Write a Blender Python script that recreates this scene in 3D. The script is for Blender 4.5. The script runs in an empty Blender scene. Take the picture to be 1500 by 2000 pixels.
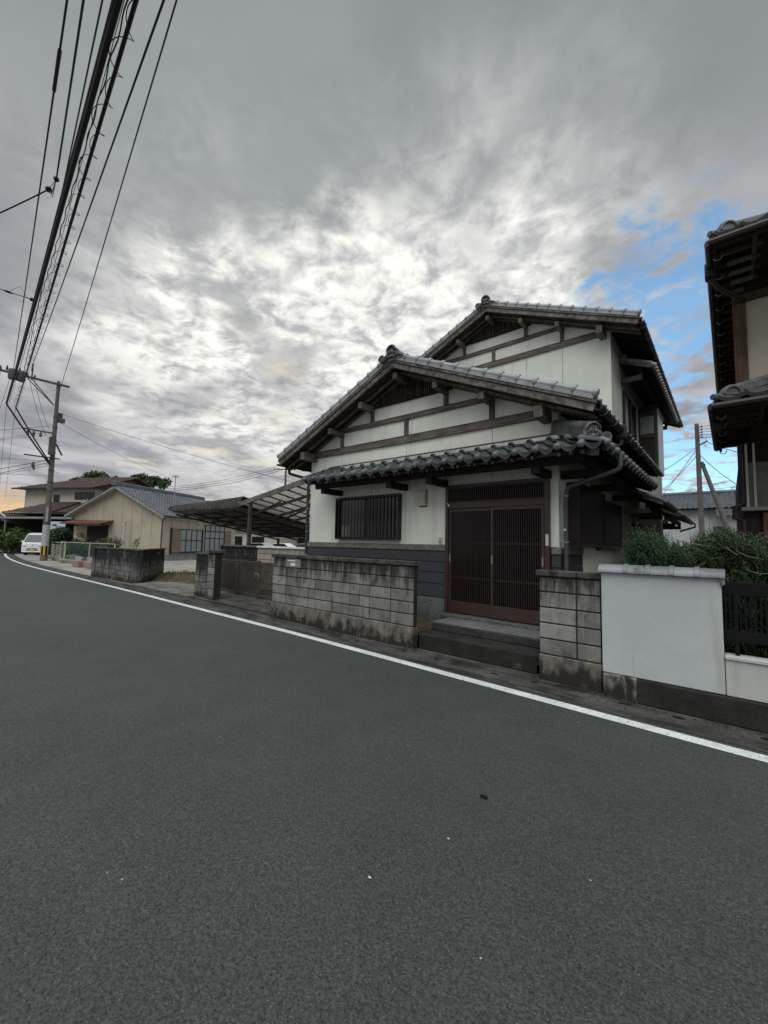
import bpy, bmesh, math, random
from mathutils import Vector, Matrix
random.seed(7)
R = math.radians
scene = bpy.context.scene
COL = scene.collection

# ------------------------------------------------------------------ camera
CAM = Vector((0, 0, 1.6))
_yaw, _til, _rol = R(40.1), R(4.4), math.atan(.0215)
_F = Vector((-math.sin(_yaw)*math.cos(_til), math.cos(_yaw)*math.cos(_til), math.sin(_til)))
_R0 = Vector((math.cos(_yaw), math.sin(_yaw), 0)); _U0 = _R0.cross(_F)
_Rt = _R0*math.cos(_rol) + _U0*math.sin(_rol); _Up = -_R0*math.sin(_rol) + _U0*math.cos(_rol)
cd = bpy.data.cameras.new('camera'); cam = bpy.data.objects.new('camera', cd); COL.objects.link(cam)
cd.sensor_fit = 'VERTICAL'; cd.sensor_height = 36; cd.lens = 14.4; cd.clip_start = .05; cd.clip_end = 2000
cam.matrix_world = Matrix((( _Rt.x, _Up.x, -_F.x, CAM.x), (_Rt.y, _Up.y, -_F.y, CAM.y), (_Rt.z, _Up.z, -_F.z, CAM.z), (0, 0, 0, 1)))
scene.camera = cam
def photo_dir(px, py):            # direction in the world seen at a photograph pixel
    return (_F*800 + _Rt*(px-750) - _Up*(py-1000)).normalized()

# ------------------------------------------------------------------ exposure
scene.view_settings.view_transform = 'Standard'; scene.view_settings.look = 'None'
scene.view_settings.gamma = 1; scene.view_settings.use_curve_mapping = False
EXPO = 0.75
scene.view_settings.exposure = EXPO
K = 2**EXPO

# ------------------------------------------------------------------ sun (bright overcast behind the viewer)
SUN_DIR = Vector((.20, -.44, .88)).normalized()      # towards the light
sd = bpy.data.lights.new('sun', 'SUN'); sd.energy = 1.4; sd.angle = R(65); sd.color = (.97, 1, .985)
sun = bpy.data.objects.new('sun', sd); COL.objects.link(sun)
sun.rotation_euler = SUN_DIR.to_track_quat('Z', 'Y').to_euler()

# ------------------------------------------------------------------ sky
world = bpy.data.worlds.new('World'); scene.world = world; world.use_nodes = True
nt = world.node_tree; nt.nodes.clear()
def WN(t, **kw):
    n = nt.nodes.new(t)
    for k, v in kw.items(): setattr(n, k, v)
    return n
def wl(a, b): nt.links.new(a, b)
def wmath(op, a, b=None, c=None, clamp=False):
    n = WN('ShaderNodeMath', operation=op); n.use_clamp = clamp
    for i, v in enumerate((a, b, c)):
        if v is None: continue
        if isinstance(v, (int, float)): n.inputs[i].default_value = v
        else: wl(v, n.inputs[i])
    return n.outputs[0]
def wvec(op, a, b=None):
    n = WN('ShaderNodeVectorMath', operation=op)
    for i, v in enumerate((a, b)):
        if v is None: continue
        if isinstance(v, (tuple, Vector)): n.inputs[i].default_value = tuple(v)
        else: wl(v, n.inputs[i])
    return n.outputs['Value'] if op in ('DOT_PRODUCT', 'LENGTH') else n.outputs[0]
def wramp(x, lo, hi):
    n = WN('ShaderNodeMapRange', interpolation_type='SMOOTHSTEP'); wl(x, n.inputs[0])
    n.inputs[1].default_value = lo; n.inputs[2].default_value = hi
    return n.outputs[0]
def wmix(fac, a, b):
    n = WN('ShaderNodeMix', data_type='RGBA')
    if isinstance(fac, (int, float)): n.inputs[0].default_value = fac
    else: wl(fac, n.inputs[0])
    for i, v in ((6, a), (7, b)):
        if isinstance(v, tuple): n.inputs[i].default_value = (*v, 1)
        else: wl(v, n.inputs[i])
    return n.outputs[2]
def wnoise(vec, scale, detail=6, rough=.55, dist=0.):
    n = WN('ShaderNodeTexNoise'); wl(vec, n.inputs['Vector'])
    n.inputs['Scale'].default_value = scale; n.inputs['Detail'].default_value = detail
    n.inputs['Roughness'].default_value = rough; n.inputs['Distortion'].default_value = dist
    return n.outputs[0]
def lobe(px, py, ang0, ang1):     # 1 near a direction of the sky, 0 beyond
    return wramp(wvec('DOT_PRODUCT', DIR, photo_dir(px, py)), math.cos(R(ang1)), math.cos(R(ang0)))
tc = WN('ShaderNodeTexCoord'); DIR = tc.outputs['Generated']
sep = WN('ShaderNodeSeparateXYZ'); wl(DIR, sep.inputs[0])
dz = sep.outputs[2]
den = wmath('ADD', wmath('MAXIMUM', dz, 0.), .11)
cmb = WN('ShaderNodeCombineXYZ')
wl(wmath('DIVIDE', sep.outputs[0], den), cmb.inputs[0]); wl(wmath('DIVIDE', sep.outputs[1], den), cmb.inputs[1])
PL = cmb.outputs[0]                # the cloud ceiling seen in perspective
nish = WN('ShaderNodeTexSky', sky_type='NISHITA'); nish.sun_disc = False
nish.sun_elevation = math.asin(SUN_DIR.z); nish.sun_rotation = math.atan2(SUN_DIR.x, SUN_DIR.y)
nish.air_density = 1.0; nish.dust_density = .6
blue = WN('ShaderNodeVectorMath', operation='SCALE'); wl(nish.outputs[0], blue.inputs[0]); blue.inputs[3].default_value = .135
#SKYBODY
soft = wnoise(PL, .55, 4, .5, .3)
soft2 = wnoise(PL, 1.5, 5, .5, .5)
fine = wnoise(PL, 8.5, 8, .60, .5)
mid = wnoise(PL, 3.2, 6, .55, .6)
fine2 = wnoise(PL, 16., 6, .6, .3)
# grey stratus overhead, thinner and broken lower down
thick = wramp(wmath('ADD', wmath('ADD', dz, wmath('MULTIPLY', wmath('SUBTRACT', soft2, .5), .55)), wmath('MULTIPLY', wmath('SUBTRACT', soft, .5), .45)), .44, .80)
low = wramp(wmath('ADD', dz, wmath('MULTIPLY', wmath('SUBTRACT', soft2, .5), .35)), .36, .12)
glow = wmath('MAXIMUM', lobe(560, 575, 5, 30), wmath('MAXIMUM', wmath('MULTIPLY', lobe(400, 590, 3, 20), 1.), wmath('MULTIPLY', lobe(960, 530, 2, 26), .72)))
puff = wramp(wmath('ADD', wmath('MULTIPLY', fine, .55), wmath('ADD', wmath('MULTIPLY', fine2, .27), wmath('MULTIPLY', mid, .18))), .37, .585)
shade = wramp(soft2, .40, .62)
greyA = wmix(shade, (.56, .56, .585), (.30, .305, .34))          # low cloud
top = wmix(wramp(soft, .35, .65), (.235, .265, .273), (.33, .355, .36))
cloud = wmix(thick, greyA, top)
lit = wmix(puff, (.47, .475, .495), (1.08, 1.08, 1.01))
litfac = wmath('MULTIPLY', glow, wmath('SUBTRACT', 1., wmath('MULTIPLY', thick, .90)))
litfac = wmath('MULTIPLY', litfac, wmath('ADD', .34, wmath('MULTIPLY', wramp(wmath('ADD', wmath('MULTIPLY', soft2, .6), wmath('MULTIPLY', mid, .4)), .62, .42), .72)))
core = wmath('MAXIMUM', lobe(410, 550, 1, 9), wmath('MAXIMUM', lobe(630, 560, 1, 12), wmath('MULTIPLY', lobe(950, 540, 1, 16), .55)))
litfac = wmath('ADD', litfac, wmath('MULTIPLY', core, wmath('MULTIPLY', wramp(mid, .62, .42), .8)))
cloud = wmix(wmath('MULTIPLY', litfac, 1., clamp=True), cloud, lit)
# small warm breaks low down
brk = wmath('MULTIPLY', wramp(wnoise(PL, 3.0, 6, .6, .4), .50, .74), wmath('MULTIPLY', lobe(430, 880, 4, 20), .75))
cloud = wmix(brk, cloud, (.86, .80, .62))
brk2 = wmath('MULTIPLY', wramp(wnoise(PL, 2.4, 6, .6, .6), .46, .66), lobe(290, 770, 1, 8))
cloud = wmix(brk2, cloud, (.92, .92, .86))
sunset = wmath('MULTIPLY', lobe(-40, 985, 2, 9), wramp(wmath('ADD', dz, wmath('MULTIPLY', fine, .06)), .135, .07))
cloud = wmix(sunset, cloud, (.85, .58, .32))
# blue openings to the right
gapn = wmath('ADD', wmath('MULTIPLY', wnoise(PL, 2.0, 7, .62, .5), .40), wmath('MULTIPLY', fine, .60))
gapl = wmath('MAXIMUM', lobe(1320, 585, 1, 15), wmath('MAXIMUM', lobe(1330, 930, 2, 14), wmath('MULTIPLY', lobe(1280, 660, 2, 12), .9)))
gap = wramp(wmath('ADD', gapn, wmath('MULTIPLY', wmath('SUBTRACT', gapl, 1.), .30)), .385, .54)
cs = WN('ShaderNodeVectorMath', operation='SCALE'); wl(cloud, cs.inputs[0]); cs.inputs[3].default_value = 1/K
bl = wvec('MULTIPLY', blue.outputs[0], (.74, 1.0, 1.0))
skycol = wmix(wmath('MULTIPLY', gap, .88), cs.outputs[0], bl)
bg = WN('ShaderNodeBackground'); wl(skycol, bg.inputs[0]); bg.inputs[1].default_value = 1.0
out = WN('ShaderNodeOutputWorld'); wl(bg.outputs[0], out.inputs[0])

# ------------------------------------------------------------------ mesh helpers
ORG = {}
def V(*a): return Vector(a)
class MB:
    def __init__(s): s.v = []; s.f = []
    def add(s, vs, fs):
        o = len(s.v); s.v += [tuple(p) for p in vs]; s.f += [tuple(i+o for i in f) for f in fs]; return s
    def box(s, x0, x1, y0, y1, z0, z1):
        return s.add([(x0,y0,z0),(x1,y0,z0),(x1,y1,z0),(x0,y1,z0),(x0,y0,z1),(x1,y0,z1),(x1,y1,z1),(x0,y1,z1)],
                     [(0,3,2,1),(4,5,6,7),(0,1,5,4),(1,2,6,5),(2,3,7,6),(3,0,4,7)])
    def obox(s, c, ax, ay, az):
        c, ax, ay, az = map(Vector, (c, ax, ay, az)); vs = []
        for k in (-1, 1):
            for i, j in ((-1,-1),(1,-1),(1,1),(-1,1)): vs.append(c+ax*i+ay*j+az*k)
        return s.add(vs, [(0,3,2,1),(4,5,6,7),(0,1,5,4),(1,2,6,5),(2,3,7,6),(3,0,4,7)])
    def beam(s, p, q, w, h, up=(0,0,1)):
        p, q = Vector(p), Vector(q); d = q-p; l = d.length; d.normalize()
        sd_ = d.cross(Vector(up)); sd_.normalize(); u = sd_.cross(d)
        return s.obox((p+q)/2, d*l/2, sd_*w/2, u*h/2)
    def prism(s, poly, axis, a0, a1):          # polygon extruded along axis; poly in the two other coordinates in order
        n = len(poly)
        def mk(p, a):
            return {'x': (a, p[0], p[1]), 'y': (p[0], a, p[1]), 'z': (p[0], p[1], a)}[axis]
        vs = [mk(p, a0) for p in poly]+[mk(p, a1) for p in poly]
        fs = [tuple(range(n))[::-1], tuple(range(n, 2*n))]+[(i, (i+1) % n, n+(i+1) % n, n+i) for i in range(n)]
        return s.add(vs, fs)
    def tube(s, pts, r, n=8, cap=True):
        pts = [Vector(p) for p in pts]; rings = []; m = len(pts)
        rr = r if isinstance(r, (list, tuple)) else [r]*m
        t0 = (pts[1]-pts[0]).normalized()
        ref = V(0,0,1) if abs(t0.z) < .9 else V(1,0,0)
        a = t0.cross(ref).normalized()
        o = len(s.v)
        for i, p in enumerate(pts):
            t = (pts[min(i+1, m-1)]-pts[max(i-1, 0)]).normalized()
            a = (a-t*a.dot(t)); a.normalize(); b = t.cross(a)
            for k in range(n):
                th = 2*math.pi*k/n; s.v.append(tuple(p+(a*math.cos(th)+b*math.sin(th))*rr[i]))
        for i in range(m-1):
            for k in range(n):
                k2 = (k+1) % n; s.f.append((o+i*n+k, o+i*n+k2, o+(i+1)*n+k2, o+(i+1)*n+k))
        if cap:
            s.f.append(tuple(o+k for k in range(n))[::-1]); s.f.append(tuple(o+(m-1)*n+k for k in range(n)))
        return s
    def lathe(s, prof, c=(0,0,0), axis='z', n=16):     # prof: (radius, height)
        o = len(s.v); c = Vector(c)
        for r, h in prof:
            for k in range(n):
                th = 2*math.pi*k/n; a, b = r*math.cos(th), r*math.sin(th)
                s.v.append(tuple(c+Vector({'z': (a,b,h), 'y': (a,h,b), 'x': (h,a,b)}[axis])))
        for i in range(len(prof)-1):
            for k in range(n):
                k2 = (k+1) % n; s.f.append((o+i*n+k, o+i*n+k2, o+(i+1)*n+k2, o+(i+1)*n+k))
        s.f.append(tuple(o+k for k in range(n))[::-1]); s.f.append(tuple(o+(len(prof)-1)*n+k for k in range(n)))
        return s
    def ball(s, c, r, n=10, m=6, sc=(1,1,1)):
        prof = [(max(1e-4, math.sin(math.pi*i/m)), -math.cos(math.pi*i/m)) for i in range(m+1)]
        o = len(s.v); s.lathe(prof, (0,0,0), 'z', n)
        for i in range(o, len(s.v)):
            p = s.v[i]; s.v[i] = (c[0]+p[0]*r*sc[0], c[1]+p[1]*r*sc[1], c[2]+p[2]*r*sc[2])
        return s
    def grid(s, fn, nu, nv):
        o = len(s.v)
        for j in range(nv+1):
            for i in range(nu+1): s.v.append(tuple(fn(i/nu, j/nv)))
        for j in range(nv):
            for i in range(nu):
                a = o+j*(nu+1)+i; s.f.append((a, a+1, a+nu+2, a+nu+1))
        return s
    def mesh(s, name, mat, smooth=0, bevel=0, org=V(0,0,0), segs=1):
        me = bpy.data.meshes.new(name)
        me.from_pydata([tuple(Vector(p)-org) for p in s.v], [], s.f)
        if bevel or True:
            bm = bmesh.new(); bm.from_mesh(me)
            bmesh.ops.recalc_face_normals(bm, faces=bm.faces)
            if bevel: bmesh.ops.bevel(bm, geom=list(bm.edges), offset=bevel, segments=segs, affect='EDGES', clamp_overlap=True)
            bm.to_mesh(me); bm.free()
        if smooth:
            me.polygons.foreach_set('use_smooth', [True]*len(me.polygons)); me.set_sharp_from_angle(angle=R(smooth))
        me.materials.append(mat); me.update()
        return me
    def build(s, name, mat, parent=None, smooth=0, bevel=0, kind=None, label=None):
        org = ORG.get(parent.name, V(0,0,0)) if parent else V(0,0,0)
        ob = bpy.data.objects.new(name, s.mesh(name, mat, smooth, bevel, org)); COL.objects.link(ob)
        if parent: ob.parent = parent; ORG[ob.name] = org
        if kind: ob['kind'] = kind
        if label: ob['label'] = label
        return ob
def thing(name, label, cat, loc, group=None, rz=0):
    e = bpy.data.objects.new(name, None); COL.objects.link(e); e.location = loc; e.rotation_euler.z = rz
    e.empty_display_size = .2
    e['label'] = label; e['category'] = cat
    if group: e['group'] = group
    ORG[e.name] = Vector(loc) if rz == 0 else V(0,0,0)
    return e
def tag(o, label, cat, group=None):
    o['label'] = label; o['category'] = cat
    if group: o['group'] = group
    return o
def piece(me, name, parent, loc, rot=None, scale=None):     # a piece that shares its mesh; loc in the frame the parent's parts are drawn in
    ob = bpy.data.objects.new(name, me); COL.objects.link(ob); ob.parent = parent
    ob.location = Vector(loc)-ORG.get(parent.name, V(0,0,0))
    if rot is not None: ob.rotation_euler = rot
    if scale is not None: ob.scale = scale
    return ob
def boxmesh(name, mat, sx, sy, sz, bevel=0):                # centred box mesh
    return MB().box(-sx/2, sx/2, -sy/2, sy/2, -sz/2, sz/2).mesh(name, mat, 0, bevel)

# ------------------------------------------------------------------ materials
MATS = {}
class NT:
    def __init__(s, name):
        s.m = bpy.data.materials.new(name); s.m.use_nodes = True; s.t = s.m.node_tree
        s.b = s.t.nodes['Principled BSDF']; s.pos = None
    def n(s, t, **kw):
        n = s.t.nodes.new(t)
        for k, v in kw.items(): setattr(n, k, v)
        return n
    def l(s, a, b): s.t.links.new(a, b)
    def p(s, stretch=(1,1,1), local=False):
        key = 'o' if local else 'p'
        src = s.n('ShaderNodeTexCoord').outputs['Object'] if local else s.n('ShaderNodeNewGeometry').outputs['Position']
        if stretch == (1,1,1): return src
        v = s.n('ShaderNodeVectorMath', operation='MULTIPLY'); s.l(src, v.inputs[0]); v.inputs[1].default_value = stretch
        return v.outputs[0]
    def noise(s, vec, scale, detail=5, rough=.55, dist=0.):
        n = s.n('ShaderNodeTexNoise'); s.l(vec, n.inputs['Vector'])
        for k, v in (('Scale', scale), ('Detail', detail), ('Roughness', rough), ('Distortion', dist)): n.inputs[k].default_value = v
        return n.outputs[0]
    def vor(s, vec, scale, out='Distance', feature='F1'):
        n = s.n('ShaderNodeTexVoronoi', feature=feature); s.l(vec, n.inputs['Vector']); n.inputs['Scale'].default_value = scale
        return n.outputs[out]
    def rng(s, x, a, b, c=0., d=1., smooth=True):
        n = s.n('ShaderNodeMapRange'); n.interpolation_type = 'SMOOTHSTEP' if smooth else 'LINEAR'
        s.l(x, n.inputs[0])
        for i, v in enumerate((a, b, c, d)): n.inputs[i+1].default_value = v
        return n.outputs[0]
    def math(s, op, a, b=None):
        n = s.n('ShaderNodeMath', operation=op)
        for i, v in enumerate((a, b)):
            if v is None: continue
            if isinstance(v, (int, float)): n.inputs[i].default_value = v
            else: s.l(v, n.inputs[i])
        return n.outputs[0]
    def mix(s, fac, a, b, blend='MIX'):
        n = s.n('ShaderNodeMix', data_type='RGBA', blend_type=blend)
        if isinstance(fac, (int, float)): n.inputs[0].default_value = fac
        else: s.l(fac, n.inputs[0])
        for i, v in ((6, a), (7, b)):
            if isinstance(v, tuple): n.inputs[i].default_value = (*v[:3], 1)
            else: s.l(v, n.inputs[i])
        return n.outputs[2]
    def scale(s, col, f):
        n = s.n('ShaderNodeVectorMath', operation='SCALE')
        if isinstance(col, tuple): n.inputs[0].default_value = col[:3]
        else: s.l(col, n.inputs[0])
        if isinstance(f, (int, float)): n.inputs[3].default_value = f
        else: s.l(f, n.inputs[3])
        return n.outputs[0]
    def z(s):
        n = s.n('ShaderNodeSeparateXYZ'); s.l(s.p(), n.inputs[0]); return n.outputs
    def rand(s): return s.n('ShaderNodeObjectInfo').outputs['Random']
    def bump(s, h, strength=.3, dist=.01):
        n = s.n('ShaderNodeBump'); n.inputs['Strength'].default_value = strength; n.inputs['Distance'].default_value = dist
        s.l(h, n.inputs['Height']); s.l(n.outputs[0], s.b.inputs['Normal']); return n
    def fin(s, col, rough=.8, spec=.3, metal=0.):
        if isinstance(col, tuple): s.b.inputs['Base Color'].default_value = (*col[:3], 1)
        else: s.l(col, s.b.inputs['Base Color'])
        if isinstance(rough, (int, float)): s.b.inputs['Roughness'].default_value = rough
        else: s.l(rough, s.b.inputs['Roughness'])
        s.b.inputs['Specular IOR Level'].default_value = spec; s.b.inputs['Metallic'].default_value = metal
        return s.m
def plain(name, col, rough=.7, var=.18, scale=3., fine=.12, fscale=60., bump=.15, spec=.3, metal=0., rand=.0, stretch=(1,1,1), dirt_or_reflection=None):
    t = NT(name); p = t.p(stretch)
    f = t.rng(t.noise(p, scale, 5, .6), .3, .7, 1-var, 1+var)
    g = t.noise(p, fscale, 4, .6); f = t.math('MULTIPLY', f, t.rng(g, .25, .75, 1-fine, 1+fine))
    if rand: f = t.math('MULTIPLY', f, t.rng(t.rand(), 0, 1, 1-rand, 1+rand, False))
    c = t.scale(col, f)
    if dirt_or_reflection:   # (colour, amount lo, hi, scale, stretch)
        dc, lo, hi, sc, ds = dirt_or_reflection
        c = t.mix(t.rng(t.noise(t.p(ds), sc, 6, .62), lo, hi), c, dc)
    if bump: t.bump(g, bump, .004)
    return t.fin(c, rough, spec, metal)
def wood(name, col, col2, axis, rand=.12, gs=9.):
    t = NT(name); st = {'x': (.06,1,1), 'y': (1,.06,1), 'z': (1,1,.06), 'r': (.25,1,.25)}[axis]
    g = t.noise(t.p(st), gs*5, 6, .65, .6); g2 = t.noise(t.p(), 2.2, 4, .6)
    c = t.mix(t.rng(g, .35, .68), col, col2)
    f = t.math('MULTIPLY', t.rng(g2, .3, .7, .75, 1.2), t.rng(t.rand(), 0, 1, 1-rand, 1+rand, False))
    t.bump(g, .35, .006)
    return t.fin(t.scale(c, f), .75, .25)
def m_asphalt():
    t = NT('asphalt'); p = t.p()
    big = t.noise(p, .35, 4, .6); mid = t.noise(p, 2.4, 5, .6)
    grain = t.noise(p, 70., 5, .75); coarse = t.noise(p, 24., 4, .7)
    st = t.n('ShaderNodeTexVoronoi'); t.l(p, st.inputs['Vector']); st.inputs['Scale'].default_value = 80.
    spk = t.math('MULTIPLY', t.rng(st.outputs['Distance'], .42, .16), 1.)
    sel = t.n('ShaderNodeSeparateXYZ'); t.l(st.outputs['Color'], sel.inputs[0])
    lit = t.math('MULTIPLY', spk, t.rng(sel.outputs[0], .60, .98))
    dk = t.math('MULTIPLY', spk, t.rng(sel.outputs[1], .70, .95))
    c = t.scale((.0595, .0630, .0620), t.math('MULTIPLY', t.rng(big, .3, .7, .93, 1.07), t.rng(mid, .3, .7, .93, 1.07)))
    c = t.scale(c, t.rng(grain, .30, .70, .45, 1.55)); c = t.scale(c, t.rng(coarse, .32, .68, .84, 1.16))
    c = t.mix(t.math('MULTIPLY', lit, .7), c, (.20, .20, .195)); c = t.mix(t.math('MULTIPLY', dk, .7), c, (.018, .019, .02))
    st2 = t.n('ShaderNodeTexVoronoi'); t.l(p, st2.inputs['Vector']); st2.inputs['Scale'].default_value = 9.
    s2 = t.n('ShaderNodeSeparateXYZ'); t.l(st2.outputs['Color'], s2.inputs[0])
    chip = t.math('MULTIPLY', t.rng(st2.outputs['Distance'], .06, .03), t.rng(s2.outputs[0], .80, .84))
    c = t.mix(chip, c, (.42, .41, .38))
    b = t.math('ADD', t.math('MULTIPLY', grain, .5), t.math('MULTIPLY', spk, .5)); t.bump(b, .8, .009)
    return t.fin(c, .78, .35)
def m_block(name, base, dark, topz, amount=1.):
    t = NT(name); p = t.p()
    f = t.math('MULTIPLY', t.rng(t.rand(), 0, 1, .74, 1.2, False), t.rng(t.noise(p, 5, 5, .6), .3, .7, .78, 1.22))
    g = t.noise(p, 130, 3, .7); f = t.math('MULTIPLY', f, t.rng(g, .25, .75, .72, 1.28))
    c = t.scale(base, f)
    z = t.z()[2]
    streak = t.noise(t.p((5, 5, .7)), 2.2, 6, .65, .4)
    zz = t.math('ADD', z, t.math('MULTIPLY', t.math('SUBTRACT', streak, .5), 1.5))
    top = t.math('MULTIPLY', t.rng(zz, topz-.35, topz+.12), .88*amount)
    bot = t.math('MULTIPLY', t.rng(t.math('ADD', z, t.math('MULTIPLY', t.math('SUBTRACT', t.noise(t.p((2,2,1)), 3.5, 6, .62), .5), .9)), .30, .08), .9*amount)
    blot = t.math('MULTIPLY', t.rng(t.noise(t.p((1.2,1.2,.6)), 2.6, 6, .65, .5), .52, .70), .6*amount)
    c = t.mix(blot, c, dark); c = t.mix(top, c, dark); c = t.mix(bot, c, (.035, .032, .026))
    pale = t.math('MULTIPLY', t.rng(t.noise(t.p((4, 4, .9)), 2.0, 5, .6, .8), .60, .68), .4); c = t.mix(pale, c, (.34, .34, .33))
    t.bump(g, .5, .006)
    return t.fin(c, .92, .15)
def m_speckle(name, a, b, d, sc=140., rough=.6):
    t = NT(name); p = t.p(); v = t.n('ShaderNodeTexVoronoi'); t.l(p, v.inputs['Vector']); v.inputs['Scale'].default_value = sc
    s = t.n('ShaderNodeSeparateXYZ'); t.l(v.outputs['Color'], s.inputs[0])
    c = t.mix(t.rng(s.outputs[0], .35, .75), a, b); c = t.mix(t.rng(s.outputs[1], .72, .8), c, d)
    c = t.scale(c, t.rng(t.noise(p, 2.5, 5, .6), .3, .7, .75, 1.2)); t.bump(v.outputs['Distance'], .2, .003)
    return t.fin(c, rough, .3)
def m_plaster(name, col, stainc=(.40,.39,.33), amt=.40):
    t = NT(name); p = t.p()
    g = t.noise(p, 55, 5, .65); f = t.math('MULTIPLY', t.rng(g, .25, .75, .95, 1.05), t.rng(t.noise(p, 1.1, 4, .6), .3, .7, .93, 1.06))
    c = t.scale(col, f)
    st = t.math('MULTIPLY', t.rng(t.noise(t.p((3.5, 3.5, .35)), 1.6, 6, .62, .3), .50, .74), amt)
    c = t.mix(st, c, stainc); t.bump(g, .35, .004)
    return t.fin(c, .88, .2)
def m_leaf(name, c1, c2, c3, sc=1.2):
    t = NT(name); p = t.p()
    c = t.mix(t.rng(t.noise(p, sc, 3, .6), .35, .65), c1, c2)
    c = t.mix(t.rng(t.noise(p, sc*9, 2, .5), .55, .75), c, c3)
    t.b.inputs['Subsurface Weight'].default_value = 0
    return t.fin(c, .6, .25)
A = {}
A['asphalt'] = m_asphalt()
A['paint'] = plain('road_paint', (.66, .69, .69), .75, .10, 3, .25, 60, .2, dirt_or_reflection=((.20, .20, .195), .55, .72, 20, (1,1,1)))
A['gutter'] = plain('gutter_concrete', (.074, .071, .066), .92, .32, 1.8, .45, 45, .8, dirt_or_reflection=((.024, .022, .019), .46, .62, 1.6, (1, 3, 1)))
A['ground'] = plain('yard_ground', (.20, .19, .17), .95, .25, .5, .25, 25, .5, dirt_or_reflection=((.10, .095, .07), .5, .7, .9, (1,1,1)))
A['yard'] = plain('yard_concrete', (.30, .285, .26), .92, .2, .7, .18, 40, .3, dirt_or_reflection=((.15, .14, .12), .5, .72, .6, (1,1,1)))
A['apron'] = plain('apron_concrete', (.17, .165, .15), .92, .3, 1., .3, 45, .5, dirt_or_reflection=((.07, .066, .055), .5, .68, 1.1, (1,1,1)))
A['soil'] = plain('soil', (.09, .07, .045), 1, .35, 3, .4, 40, .9)
A['slot'] = plain('slot_black', (.006, .006, .006), .9, 0, 1, 0, 5, 0)
A['plaster'] = m_plaster('cream_plaster', (.745, .775, .685))
A['plaster_side'] = A['plaster']
A['whitewall'] = m_plaster('white_plaster', (.50, .525, .52), (.36, .345, .29), .6)
A['joint'] = plain('joint_dark', (.03, .03, .03), .9, 0, 1, 0, 5, 0)
A['woodx'] = wood('weathered_wood_x', (.075, .062, .056), (.205, .188, .178), 'x')
A['woody'] = wood('weathered_wood_y', (.080, .066, .059), (.20, .175, .16), 'y')
A['woodz'] = wood('weathered_wood_z', (.070, .056, .050), (.18, .16, .148), 'z')
A['woodr'] = wood('weathered_wood_rake', (.075, .062, .055), (.21, .19, .172), 'r')
A['wooddark'] = wood('dark_wood', (.012, .009, .008), (.026, .019, .017), 'y')
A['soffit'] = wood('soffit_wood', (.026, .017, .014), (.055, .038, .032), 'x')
A['slatwood'] = wood('gable_slat_wood', (.034, .024, .018), (.125, .088, .060), 'z', .45)
A['brownalu'] = plain('brown_aluminium', (.055, .030, .024), .42, .10, 2, .06, 40, .05, .45)
A['blackalu'] = plain('dark_aluminium', (.014, .011, .0105), .4, .1, 2, .05, 40, .05, .45)
A['bronzealu'] = plain('bronze_aluminium', (.022, .0165, .0145), .45, .12, 2, .1, 40, .05, .4)
def m_glass(name, col, rough=.06):
    t = NT(name); t.b.inputs['Coat Weight'].default_value = .0
    n = t.noise(t.p(), .8, 2, .5); t.bump(n, .04, .02)
    return t.fin(col, rough, .6)
A['glass'] = m_glass('dark_glass', (.010, .011, .013))
A['glassframe'] = A['blackalu']
A['curtain'] = plain('net_curtain_glass', (.25, .28, .29), .25, .12, 2.5, .2, 30, .0, .5, stretch=(3,3,.2))
A['tile'] = plain('grey_glazed_tile', (.20, .21, .225), .36, .2, 4, .12, 70, .1, .5, rand=.16, dirt_or_reflection=((.085, .08, .075), .55, .72, 6, (1,1,1)))
A['tiledark'] = plain('weathered_dark_tile', (.068, .075, .075), .55, .3, 6, .25, 60, .35, .4, rand=.22, dirt_or_reflection=((.12, .12, .112), .60, .76, 9, (1,1,1)))
A['tileorn'] = plain('smoked_ornament_tile', (.115, .112, .118), .5, .35, 9, .2, 60, .2, .45)
A['tilebrown'] = plain('brown_tile', (.085, .058, .054), .5, .2, 3, .15, 30, .1, .4, rand=.1)
A['tilegrey'] = plain('far_grey_tile', (.115, .126, .14), .5, .2, 2, .15, 30, .1, .4)
A['mortar'] = plain('tile_mortar', (.45, .45, .43), .95, .2, 5, .2, 40, .3)
A['redflash'] = plain('red_flashing', (.16, .035, .030), .5, .2, 4, .2, 40, .1)
A['gutterpipe'] = plain('grey_gutter', (.075, .083, .086), .45, .15, 3, .1, 40, .05, .4)
A['gutterdark'] = plain('dark_gutter', (.042, .040, .042), .5, .2, 3, .1, 40, .05, .4)
A['gutterbrown'] = plain('brown_gutter', (.028, .018, .018), .5, .2, 3, .1, 40, .05, .4)
A['steel'] = plain('dull_steel', (.28, .29, .30), .45, .15, 4, .1, 40, .05, .5, .3)
A['granite'] = m_speckle('grey_granite', (.10, .115, .105), (.19, .205, .19), (.035, .04, .04))
A['terrazzo'] = m_speckle('terrazzo_band', (.16, .145, .12), (.26, .245, .21), (.07, .06, .05), 120)
A['siding'] = plain('slate_siding', (.051, .052, .060), .8, .12, 5, .25, 60, .5, stretch=(1,1,6))
A['steptile'] = plain('step_tile', (.15, .15, .145), .85, .2, 4, .2, 60, .3, rand=.08)
A['stepstone'] = m_speckle('step_stone', (.030, .034, .031), (.058, .064, .058), (.02, .02, .02), 90, .8)
A['stepbase'] = plain('dark_step_concrete', (.026, .026, .023), .92, .35, 3, .3, 60, .5, dirt_or_reflection=((.075, .07, .06), .62, .74, 4, (1,1,1)))
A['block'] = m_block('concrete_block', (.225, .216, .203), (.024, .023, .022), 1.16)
A['blockbase'] = m_block('block_footing', (.20, .185, .16), (.034, .031, .026), .75, 1.15)
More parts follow.
